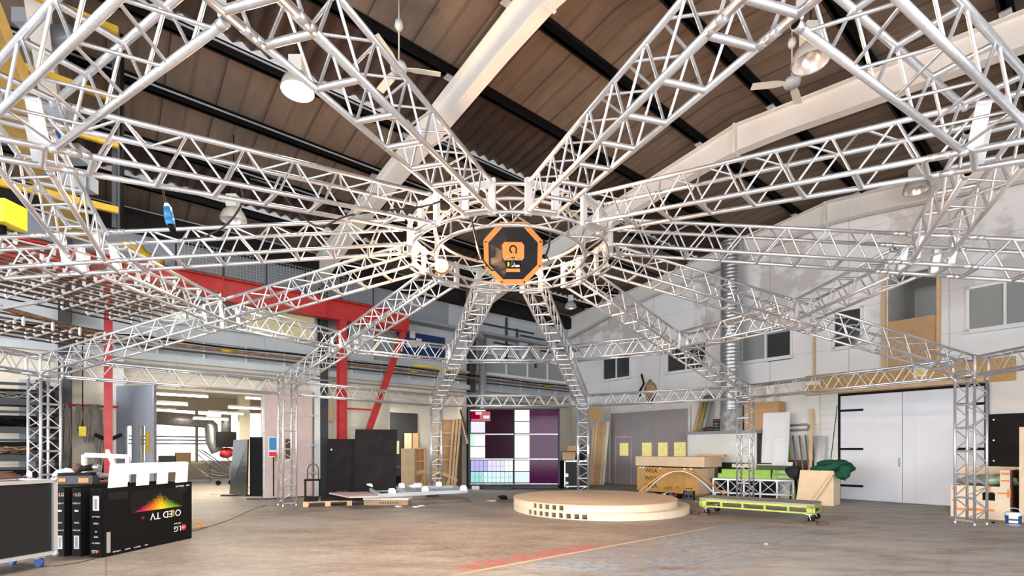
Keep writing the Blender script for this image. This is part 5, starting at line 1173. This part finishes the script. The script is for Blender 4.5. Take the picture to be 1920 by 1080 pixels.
for i, (px, py) in enumerate(((808, 932), (640, 938))): g = G(px, py); tag(obj('support_block', MB().cbox((g.x, g.y+.2, .145), .35, .3, .28), DWOOD), ['dark wood block under the right part of the steel frame', 'dark wood block under the pinkish board'][i], 'wood block')
g = P(782, 917, 15.2); tag(obj('crumpled_paper', MB().blob((g.x, g.y, .48), .2, .1, .08, 4, .35), PAPER), 'crumpled white paper on the steel frame', 'paper')
for i, (px, py) in enumerate(((727, 944), (746, 951), (780, 952), (790, 950), (765, 942))): g = G(px, py); tag(obj('paper_scrap', MB().blob((g.x, g.y, .02), .09, .05, .02, i, .4), PAPER), 'white paper scrap on the floor, %s before the steel frame' % ['leftmost', 'second from left', 'largest', 'rightmost', 'smallest, farthest back'][i], 'paper scrap', 'paper scraps on the floor')
g = G(746, 912); bp_ = thing('pressure_washer', 'small green and blue machine between black board and timber', 'machine', (g.x, g.y, 0)); obj('body', MB().box(-.25, -.15, .05, .25, .2, .45), BLACK, bp_); obj('blue_top', MB().box(-.28, -.1, .8, .3, .1, .88), BLUE, bp_); obj('handle', MB().tube((-.2, 0, .45), (-.2, 0, .8), .015, 6).tube((.2, 0, .45), (.2, 0, .8), .015, 6), BLACK, bp_); obj('green_base', MB().box(-.27, -.17, .0, .27, .22, .1), GRNC, bp_)
# timber flats between the recess and video wall
def slab(px0, px1, pyb, pyt, th, m, lab, lean=.0, name='timber_board', cat='board', grp=None, ybias=0, skew=0):
    g0, g1 = G(px0, pyb), G(px1, pyb); d = g0.y; zt_ = zat(pyt, d); t = thing(name, lab, cat, (g0.x, d+ybias, .003), group=grp)
    w_ = g1.x-g0.x; vs = [(0, 0, 0), (w_, 0, 0), (w_+skew, lean, zt_), (skew, lean, zt_), (0, th, 0), (w_, th, 0), (w_+skew, th+lean, zt_), (skew, th+lean, zt_)]
    obj('board', MB().add(vs, [(0, 1, 2, 3), (7, 6, 5, 4), (0, 4, 5, 1), (1, 5, 6, 2), (2, 6, 7, 3), (3, 7, 4, 0)]), m, t); return t, w_, zt_
slab(752, 777, 917, 841, .5, PLY, 'tall beige plywood box standing before the recess door', name='plywood_box', cat='box')
slab(750, 764, 911, 811, .3, PLY, 'tallest beige plywood box at the back of the recess', name='plywood_box', cat='box', ybias=.9)
slab(767, 778, 911, 811, .3, CARD, 'darker tall plywood box at the back of the recess', name='plywood_box', cat='box', ybias=.8)
def shelfframe(px0, px1, pyb, pyt, shelves, lab, back=True, skew=0, ybias=0, d_=.25):
    g0, g1 = G(px0, pyb), G(px1, pyb); d = g0.y; H = zat(pyt, d); w_ = g1.x-g0.x; t = thing('timber_flat', lab, 'timber flat', (g0.x, d+ybias, .003), group='timber set frames')
    def M_(z): return skew*z/H
    for x in (0, w_-.06):
        obj('stile', MB().add([(x, 0, 0), (x+.06, 0, 0), (x+.06+skew, 0, H), (x+skew, 0, H), (x, d_, 0), (x+.06, d_, 0), (x+.06+skew, d_, H), (x+skew, d_, H)], [(0, 1, 2, 3), (7, 6, 5, 4), (0, 4, 5, 1), (1, 5, 6, 2), (2, 6, 7, 3), (3, 7, 4, 0)]), PINE, t)
    for k in range(shelves+1): z = H*k/shelves*.985; obj('rail', MB().box(.06+M_(z), 0, z, w_-.06+M_(z), d_, z+.05), PINE, t)
    if back: obj('back_panel', MB().add([(0, d_, 0), (w_, d_, 0), (w_+skew, d_, H), (skew, d_, H)], [(0, 1, 2, 3)]), MDF, t)
    return t
shelfframe(778, 797, 914, 841, 3, 'narrow open timber shelf frame in front of the plywood boxes')
shelfframe(815, 856, 914, 786, 5, 'large timber flat with rails leaning left of the video wall', skew=.15)
for i, (px, sk) in enumerate(((840, .32), (846, .34), (851, .36))): slab(px, px+4, 914, 786, .1, PINE, 'pale timber batten leaning beside the video wall, %s' % ['leftmost', 'middle', 'rightmost'][i], name='timber_batten', cat='batten', grp='pale battens left of the video wall', skew=sk-.1, ybias=-.2)
slab(855, 868, 912, 817, .1, DWOOD, 'dark brown narrow board beside the video wall', ybias=-.6)
arc = thing('arched_timber_rib', 'curved plywood rib lying against the timber frames', 'timber rib')
g = G(790, 913); m = MB()
m.prism([(-.3+1.9*(k/16), .42*math.sin(PI*(.30+.62*k/16))*1.2) for k in range(17)]+[(-.3+1.9*(k/16), .42*math.sin(PI*(.30+.62*k/16))*1.2-.12) for k in reversed(range(17))], 0, .06, M=Matrix(((1, 0, 0, g.x), (0, 0, 1, g.y-.5), (0, 1, 0, .25), (0, 0, 0, 1)))); obj('curved_edge', m, PINE, arc)
for k in range(4): x = g.x+.05+k*.35; obj('rib', MB().bar((x, g.y-.47, .0), (x+.12, g.y-.47, .5-.06*k), .04, .06), PINE, arc)
obj('base_rail', MB().box(g.x-.3, g.y-.5, .0, g.x+1.65, g.y-.42, .09), PINE, arc)
tag(obj('wooden_stick', MB().bar(P(863, 768, 20.2), P(876, 815, 20), .05, .05), DWOOD), 'dark stick leaning high left of the video wall', 'stick'); tag(obj('wooden_stick', MB().bar(P(868, 792, 20.2), P(877, 832, 20), .09, .05), PINK), 'pinkish plank leaning left of the video wall', 'stick')
tag(obj('junction_box', MB().box(sL(628, .3)[0], .02, zat(790, 17.7), sL(613, .3)[0], .15, zat(764, 17.7)), PINE, None, BM), 'open pine box mounted on the wall left of the red column', 'box')
g = G(940, 941); pt2 = thing('scrap_tray', 'small dark tray with tools and shavings on the floor', 'tray', (g.x, g.y, .003)); obj('tray', MB().box(-.15, -.1, 0, .35, .15, .06), DWOOD, pt2); obj('tool', MB().blob((.05, .05, .13), .14, .08, .06, 3, .2), BLACK, pt2)
g = G(927, 940); tag(obj('wood_shavings', MB().blob((g.x, g.y, .015), .2, .1, .02, 9, .5), PINE), 'pale wood shavings on the floor beside the scrap tray', 'shavings')
# boards right of the video wall
for i, (px0, px1, pyt, m, sk) in enumerate(((1103, 1107, 800, PINE, .25), (1107, 1112, 788, PINE, .3), (1112, 1118, 795, MDF, .3), (1117, 1124, 790, MDF, .35), (1124, 1127, 790, PLYL, .3), (1128, 1133, 789, PLYL, .3))):
    slab(px0, px1, 909.5, pyt, .08, m, 'board leaning in the far corner, %s from the left' % ['first', 'second', 'third', 'fourth', 'fifth', 'sixth'][i], name='leaning_board', cat='board', grp='boards in the far corner', skew=sk, lean=.3)
tag(obj('chipboard_sheet', MB().bar(P(1100, 776, 22), P(1127, 776, 22.0), .04, .6), OSB), 'chipboard sheet high in the far corner behind the leaning boards', 'board')

# ------------------------------------------------------------------ plywood stack and curved tubes
g0 = Vector((4.68, 18.45, .08)); M1 = frame(g0, EG)
ps_ = thing('plywood_stack', 'banded orange stack of plywood printed WISA three times', 'plywood stack', M=M1)
WISA = mat('orange_plywood_wrap', (.62, .33, .08), .6, noise=.18, nscale=4)
Lp = 2.45; Hp = .88
obj('wrapped_sheets', MB().box(0, 0, 0, Lp, 1.1, Hp), WISA, ps_); obj('plywood_edges', MB().box(Lp, .01, .01, Lp+.012, 1.09, Hp-.01), PLY, ps_)
FS = lambda x, z: TF(x, -.002, z) @ Matrix(((1, 0, 0, 0), (0, 0, -1, 0), (0, 1, 0, 0), (0, 0, 0, 1)))
for z in (.74, .47, .2): text('lettering', 'WISA', .22, BLACK, ps_, FS(.62, z))
text('small_lettering', 'FSC', .12, DWOOD, ps_, FS(1.72, .2)); obj('print_line', MB().box(1.15, -.003, .12, 1.5, -.001, .14).box(1.15, -.003, .18, 1.5, -.001, .2), DWOOD, ps_)
for x in (.14, .28, 1.0, 1.95, 2.2): obj('strap', MB().box(x, -.006, 0, x+.018, -.0005, Hp), STEEL, ps_); obj('corner_guard', MB().box(x-.03, -.01, Hp-.05, x+.05, .0, Hp+.004), LOGOW, ps_)
for x in (.2, 1.2, 2.2): obj('bearer', MB().box(x, .0, -.08, x+.1, 1.1, 0), PINE, ps_)
M2 = frame(g0+Vector((0, 0, Hp+.05)), EG); pc = thing('plywood_bundle', 'long pale plywood bundle resting on the orange stack', 'plywood bundle', M=M2)
obj('sheets', MB().box(-.03, -.05, 0, 2.72, 1.1, .34), PLY, pc); obj('bearer', MB().box(.4, 0, -.045, .5, 1.0, -.0), DWOOD, pc); obj('bearer', MB().box(2.1, 0, -.045, 2.2, 1.0, 0), DWOOD, pc)
tag(obj('brown_board', MB().box(1.9, .9, .345, 2.9, 1.1, .42), MDF, None, M2), 'thin brown board on the plywood bundle', 'board')
ct = thing('curved_truss_tube', 'curved aluminium truss section lying before the plywood stack', 'truss')
def arcp(pa, pb, hgt, bulge=0): 
    return [pa.lerp(pb, k/20)+Vector((0, 0, hgt*math.sin(PI*k/20))) for k in range(21)]
lift = Vector((0, 0, .03)); obj('curved_chord', MB().path(arcp(G(1190, 932)+lift, G(1362, 934)+lift, .88), .027, 10), COPPER, ct); obj('curved_chord', MB().path(arcp(G(1204, 931)+lift, G(1348, 937)+lift, .86), .027, 10), ALU, ct)
obj('end_bar', MB().tube(G(1200, 927)+Vector((0, 0, .05)), G(1232, 929)+Vector((0, 0, .05)), .03, 8), ALU, ct)
# bits on the floor
for i in range(9):
    px = 1232+i*5.2; g = G(px, 933+(i % 3)); m = [BLACK, BLACK, YELB, PAPER, BLACK, BLUEL, BLACK, REDP, BLACK][i]
    tag(obj('cable_connector', MB().blob((g.x, g.y, .07), .10, .08, .07, i, .3), m), 'cable connector in the row before the plywood, %s from the left' % ['first', 'second', 'third yellow', 'fourth white', 'fifth', 'sixth blue', 'seventh', 'eighth red', 'ninth'][i], 'connector', 'connectors before the plywood')
g = G(1292, 937); rad = thing('jobsite_radio', 'black jobsite radio standing before the plywood stack', 'radio', (g.x, g.y, .003), -.5)
obj('body', MB().box(-.14, -.09, .0, .14, .09, .26), DKGREY, rad); obj('speaker', MB().tube((-.07, -.095, .12), (-.07, -.088, .12), .045, 14), BLACK, rad); obj('speaker', MB().tube((.07, -.095, .12), (.07, -.088, .12), .045, 14), BLACK, rad); obj('handle', MB().path([(-.09, 0, .26), (-.09, 0, .36), (.09, 0, .36), (.09, 0, .26)], .014, 6), BLACK, rad); obj('bumper', MB().box(-.165, -.1, .0, -.135, .1, .28).box(.135, -.1, 0, .165, .1, .28), BLACK, rad)
cab(sm([G(1270, 934), G(1300, 941), G(1340, 940), G(1370, 937)], 4), .012, 'grey hose on the floor beside the jobsite radio', STEEL, 'hose')

# ------------------------------------------------------------------ green trolley
TM = frame((4.62, 12.15, 0), (6.5-4.62, 10.6-12.15, 0))
tr = thing('platform_trolley', 'long lime green platform trolley with grey timber deck', 'trolley', M=TM)
TL, TWd = 2.45, .95
GD = mat('grey_worn_deck', (.36, .33, .29), .7, noise=.3, nscale=4, stretch=(.4, 3, 1))
obj('deck', MB().box(0, 0, .38, TL, TWd, .42), GD, tr)
for y in (0, TWd-.04): obj('side_rail', MB().box(0, y, .33, TL, y+.04, .38).box(0, y, .20, TL, y+.04, .235), LIMED, tr)
for k in range(6): x = .02+k*(TL-.08)/5; obj('stanchion', MB().box(x, 0, .235, x+.045, .04, .33).box(x, TWd-.04, .235, x+.045, TWd, .33), LIMED, tr)
for x in (0, TL-.16): obj('end_box', MB().box(x, .0, .2, x+.16, .04, .38), LIMED, tr); obj('end_box', MB().box(x, TWd-.04, .2, x+.16, TWd, .38), LIMED, tr)
for x in (0, TL-.04): obj('end_rail', MB().box(x, 0, .2, x+.04, TWd, .24).box(x, 0, .33, x+.04, TWd, .38), LIMED, tr)
for k in range(5): x = .2+k*.48; obj('under_brace', MB().bar((x, .02, .34), (x+.25, TWd-.02, .24), .04, .04), DKGREY, tr)
for x in (.12, TL-.12):
    for y in (.08, TWd-.08):
        f_ = obj('castor_fork', MB().bar((x, y-.05, .2), (x+.04, y-.05, .07), .03, .012).bar((x, y+.05, .2), (x+.04, y+.05, .07), .03, .012).box(x-.06, y-.06, .185, x+.06, y+.06, .2), STEEL, tr)
        obj('castor_wheel', MB().tube((x+.04, y-.025, .075), (x+.04, y+.025, .075), .07, 18), BLACK, f_)
for i, (x, y) in enumerate(((.14, -.08), (-.12, .05), (TL-.05, -.1), (TL+.12, .02))): tag(obj('wheel_chock', MB().prism([(-.1, -.05), (.1, -.05), (.1, .05), (-.1, .05)], .003, .06), DWOOD, None, TM @ TF(x, y, 0)), 'dark wooden wheel chock at the %s of the green trolley' % ['left wheel front', 'left wheel side', 'right wheel front', 'right wheel side'][i], 'chock', 'wheel chocks of the trolley')
for i, (px, py) in enumerate(((1540, 935),)): tag(obj('lime_plank', MB().bar(G(1490, 934)+Vector((0, 0, .03)), G(1552, 940)+Vector((0, 0, .03)), .35, .05), LIME), 'lime green plank on the floor right of the trolley', 'plank')

# stack of truss frames with green panels behind the trolley
g0 = Vector(((1336-960)/F*16.9, 16.9, 0)); g1 = Vector(((1489-960)/F*15.8, 15.8, 0)); K3 = 1.14; M3 = frame(g0, g1-g0) @ Matrix.Scale(K3, 4); L3 = (g1-g0).length/K3
tf = thing('floor_truss_frame', 'low aluminium truss frame on the floor carrying green boxes', 'truss', M=M3)
for y in (0, .6):
    for z in (.12, .52): obj('chord', MB().bar((0, y, z), (L3, y, z), .045, .045), STEEL, tf)
    for k in range(6): x = k*L3/5; obj('upright', MB().bar((min(max(x, .02), L3-.02), y, .0), (min(max(x, .02), L3-.02), y, .52), .045, .045), STEEL, tf)
    for k in range(5): a = k*L3/5; b = a+L3/5; obj('cross_brace', MB().tube((a, y, .12), (b, y, .52), .014, 6).tube((a, y, .52), (b, y, .12), .014, 6), ALUP, tf)
obj('shelf', MB().box(0, 0, .545, L3, .6, .56), GREY, tf)
tag(obj('dark_crate', MB().box(.35, .12, .003, L3-.4, .5, .5), BLKM, None, M3), 'black crate inside the low truss frame', 'crate')
for i, (x0, x1, z, h, m, lab) in enumerate(((.15, 1.55, .562, .13, LIME, 'lime green panel at the left, lower of its pair'), (.25, 1.55, .694, .12, LIME, 'lime green panel at the left, upper of its pair'), (1.58, 2.35, .562, .13, LIME, 'lime green panel with white stickers at the right, lower one'), (1.6, 2.4, .694, .12, LIME, 'lime green panel with white stickers at the right, upper one'), (1.2, 2.1, .816, .12, DGREEN, 'dark green box on top of the lime green panels'))):
    pnl = thing('green_carton', lab, 'carton', M=M3 @ TF(0, 0, 0), group='green panels on the truss frame'); obj('panel', MB().box(x0, .02+.02*i, z, x1, .6, z+h), m, pnl)
    if i in (2, 3): obj('sticker', MB().box(x0+.15, .02*i+.012, z+.04, x1-.1, .02*i+.019, z+.09), PAPER, pnl)
dk = thing('black_rack_case', 'black slotted case behind the green panels', 'case', M=M3); obj('body', MB().box(.1, .66, .003, 1.9, .85, 1.0), BLKM, dk); obj('opening', MB().box(.5, .64, .86, 1.7, .655, .97), PLYL, dk)
# white boards standing
def stand(px0, px1, pyb, pyt, off, m, lab, nm='upright_board', grp='white boards behind the trolley'):
    t0, d0 = tR(px0, off); t1, d1 = tR(px1, off); o = thing(nm, lab, 'board', M=BM, group=grp); zt_ = zat(pyt, d0)
    obj('board', MB().add([(off, t0, .003), (off, t1, .003), (off-.3, t1, zt_), (off-.3, t0, zt_), (off-.05, t0, .003), (off-.05, t1, .003), (off-.35, t1, zt_), (off-.35, t0, zt_)], [(0, 1, 2, 3), (7, 6, 5, 4), (0, 4, 5, 1), (1, 5, 6, 2), (2, 6, 7, 3), (3, 7, 4, 0)]), m, o)
stand(1424, 1474, 890, 774, 1.0, WHITE, 'tall white board standing behind the green panels')
stand(1440, 1479, 890, 866, 1.25, FOAM, 'low white foam board in front of the tall white one')
# leaning poles against the wall
for i, (px, pyt, m) in enumerate(((1477, 828, RUST), (1482, 837, LIME), (1490, 817, STEEL), (1502, 817, STEEL), (1513, 816, STEEL), (1525, 815, STEEL))):
    t0, d0 = tR(px, .75); t1, d1 = tR(px-6, .12); zt_ = zat(pyt, d1)
    tag(obj('leaning_pole', MB().tube((.75, t0+.15, .01), (.12, t1+.05, zt_), .03 if i > 1 else .045, 8), m, None, BM), '%s pole leaning on the end wall' % ['red-brown', 'lime green', 'first grey steel', 'second grey steel', 'third grey steel', 'fourth grey steel'][i], 'pole', 'poles leaning on the end wall')
t0, d0 = tR(1516, .9); t1, d1 = tR(1523, .1); tag(obj('wooden_plank', MB().bar((.8, t0, .01), (.12, t1, zat(767, d1)), .09, .04), PINE, None, BM), 'long pale plank leaning among the steel poles', 'plank')
t0, d0 = tR(1530, .6); ml = thing('foil_roll', 'silver foil roll standing beside the brick pier', 'roll', M=BM @ TF(.55, t0, 0)); obj('roll', MB().tube((.1, 0, .02), (-.25, .08, zat(818, d0)), .14, 14), ALUP, ml)
tag(obj('low_brown_panel', MB().box(.35, tR(1480, .4)[0], .003, .4, tR(1530, .4)[0], 1.25), DWOOD, None, BM), 'brown panel standing behind the leaning poles', 'panel')
pth = MB().path([(.12, tR(1475, .1)[0], zat(797, 16.8)), (.12, tR(1512, .1)[0], zat(795, 16.5)), (.12, tR(1517, .1)[0], zat(800, 16.5)), (.12, tR(1514, .1)[0], zat(805, 16.5)), (.12, tR(1475, .1)[0], zat(807, 16.8))], .035, 8)
tag(obj('bent_wall_pipe', pth, GREY, None, BM), 'grey U-shaped pipe on the wall above the leaning poles', 'pipe')
# plywood box and green cloth
q0 = Vector(((1492-960)/F*14.6, 14.6, 0)); q1 = Vector(((1563-960)/F*13.9, 13.9, 0)); M4 = frame(q0, q1-q0); L4 = (q1-q0).length; H4 = zat(882, 14.2)
pb3 = thing('plywood_crate', 'plywood crate under the dark green cloth', 'crate', M=M4)
obj('front_panel', MB().add([(0, 0, .003), (L4, 0, .003), (L4, 0, H4), (.12, 0, H4), (0, .03, .003), (L4, .03, .003), (L4, .03, H4), (.12, .03, H4)], [(0, 1, 2, 3), (7, 6, 5, 4), (0, 4, 5, 1), (1, 5, 6, 2), (2, 6, 7, 3), (3, 7, 4, 0)]), PLY, pb3)
obj('box_body', MB().box(.12, .035, .003, L4, .7, H4-.02), PLYL, pb3); obj('sloping_brace', MB().bar((.45, -.02, .02), (1.0, -.02, H4-.05), .03, .25, up=(0, 1, 0)), PLYL, pb3)
cl = MB(); 
cl.blob((.95, .3, H4+.12), .42, .32, .17, 3, .22, 20, 12).blob((.6, .15, H4+.06), .2, .2, .09, 5, .3).blob((1.22, .0, H4-.02), .15, .14, .2, 8, .25).blob((1.1, -.02, H4-.1), .08, .07, .1, 2, .2)
tag(obj('green_cloth', cl, GRNC, None, M4), 'dark green cloth bundled on the plywood crate', 'cloth')
cab([P(1570, 760, 15.4), P(1558, 860, 14.4)], .012, 'straight black cord running from the door frame to the green cloth', name='cord')
tag(obj('plastic_sack', MB().blob((G(1562, 934).x, G(1562, 934).y-.05, .16), .2, .15, .18, 4, .25), CARD), 'brown sack at the foot of the brick pier', 'sack')
tag(obj('black_jacket', MB().blob((-.12, .25, H4-.08), .2, .15, .18, 6, .25), CLOTH, None, M4), 'black jacket left of the plywood crate', 'jacket')

# ------------------------------------------------------------------ right foreground crates and bucket
gr0 = Vector(((1787-960)/F*11.7, 11.75, 0)); gr1 = Vector(((1898-960)/F*10.9, 10.95, 0)); M5 = frame(gr0, gr1-gr0); L5 = (gr1-gr0).length
cr_ = thing('taped_plywood_crate', 'plywood crate with orange tape and an arched hole at lower right', 'crate', M=M5)
H5 = .88; 
obj('front_panel', MB().box(0, 0, .01, L5-.45, .02, H5-.12).box(L5-.24, 0, .01, L5, .02, H5-.12).box(L5-.45, 0, .01, L5-.24, .02, .44).box(L5-.45, 0, .62, L5-.24, .02, H5-.12), PLYL, cr_)
obj('end_post', MB().box(L5-.16, 0, H5-.12, L5, .1, 1.14), PLYL, cr_); obj('dark_side', MB().box(L5, .02, .01, L5+.02, .9, 1.14), DWOOD, cr_); obj('back_panel', MB().box(0, .75, .01, L5, .8, 1.2), PLY, cr_); obj('side_panel', MB().box(-.01, 0, .01, .0, .8, H5-.12), PLYL, cr_)
obj('hole_back', MB().box(L5-.46, .1, .42, L5-.22, .12, .66), BLACK, cr_); obj('arch_trim', MB().path([(L5-.45+.105+.105*math.cos(a*PI/8), -.004, 0.58+.06*math.sin(a*PI/8)) for a in range(9)], .008, 5), DWOOD, cr_)
for x, z, w_, h in ((.02, .68, .08, .05), (.02, .4, .08, .04), (.1, .2, .35, .05), (L5-.75, .22, .5, .05), (L5-.14, 1.06, .14, .05), (L5-.14, .9, .14, .04), (L5-.2, .62, .2, .04), (L5-.37, .71, .06, .10), (.95, .62, .06, .18)): obj('orange_tape', MB().box(x, -.004, z-h/2, x+w_, -.001, z+h/2), ORANGE, cr_)
tag(obj('green_plastic_bag', MB().blob((.75, .35, H5+.02), .35, .2, .12, 3, .25), mat('green_white_plastic', (.45, .62, .42), .4, noise=.5, nscale=5), None, M5), 'green and white plastic bag on the taped crate', 'bag')
tag(obj('grey_sack', MB().blob((.3, .35, H5-.02), .25, .2, .09, 5, .25), GREY, None, M5), 'grey sack on the taped crate', 'sack')
bd2 = thing('tall_board', 'tall pale board at the right edge of the view', 'board'); q = Vector(((1911-960)/F*10.85, 10.85, 0)); zt9 = zat(801, 10.9); obj('board', MB().prism([(q.x, q.y), (q.x+.12, q.y-.08), (q.x+1.0, q.y+.76), (q.x+.9, q.y+.84)], .003, zt9), PLY, bd2); obj('second_sheet', MB().prism([(q.x+.13, q.y-.09), (q.x+.5, q.y-.35), (q.x+.52, q.y-.32), (q.x+.15, q.y-.06)], .003, zt9+.03), CARD, bd2)
g = G(1911, 986); bk = thing('paint_bucket', 'white and blue paint bucket at the lower right edge', 'bucket', (g.x, g.y+.12, .003), -PI/4)
obj('bucket_body', MB().lathe([(0, 0), (.115, 0), (.135, .24)], 28), LOGOW, bk); obj('lid', MB().lathe([(.142, .235), (.145, .262), (0, .265)], 28), LOGOW, bk); obj('label_band', MB().lathe([(.1185, .02), (.133, .2)], 28), BLUE, bk)
obj('label_front', MB().box(-.07, -.136, .05, .07, -.128, .20), LOGOW, bk); obj('label_stripe', MB().box(-.07, -.1375, .10, .07, -.1365, .14), DGREEN, bk); obj('handle', MB().path([(.14*math.cos(a*PI/10), -.03, .23+.13*math.sin(a*PI/10)) for a in range(11)], .006, 6), LOGOW, bk)
tag(obj('floor_plug', MB().tube((G(1862, 981).x, G(1862, 981).y, .0), (G(1862, 981).x, G(1862, 981).y, .03), .03, 10), BLACK), 'small black stopper on the floor before the taped crate', 'stopper')
tag(obj('door_wedge', MB().cbox((G(1436, 1021).x, G(1436, 1021).y, .012), .06, .03, .02), PINE), 'tiny pale wood chip on the open floor', 'wood chip')
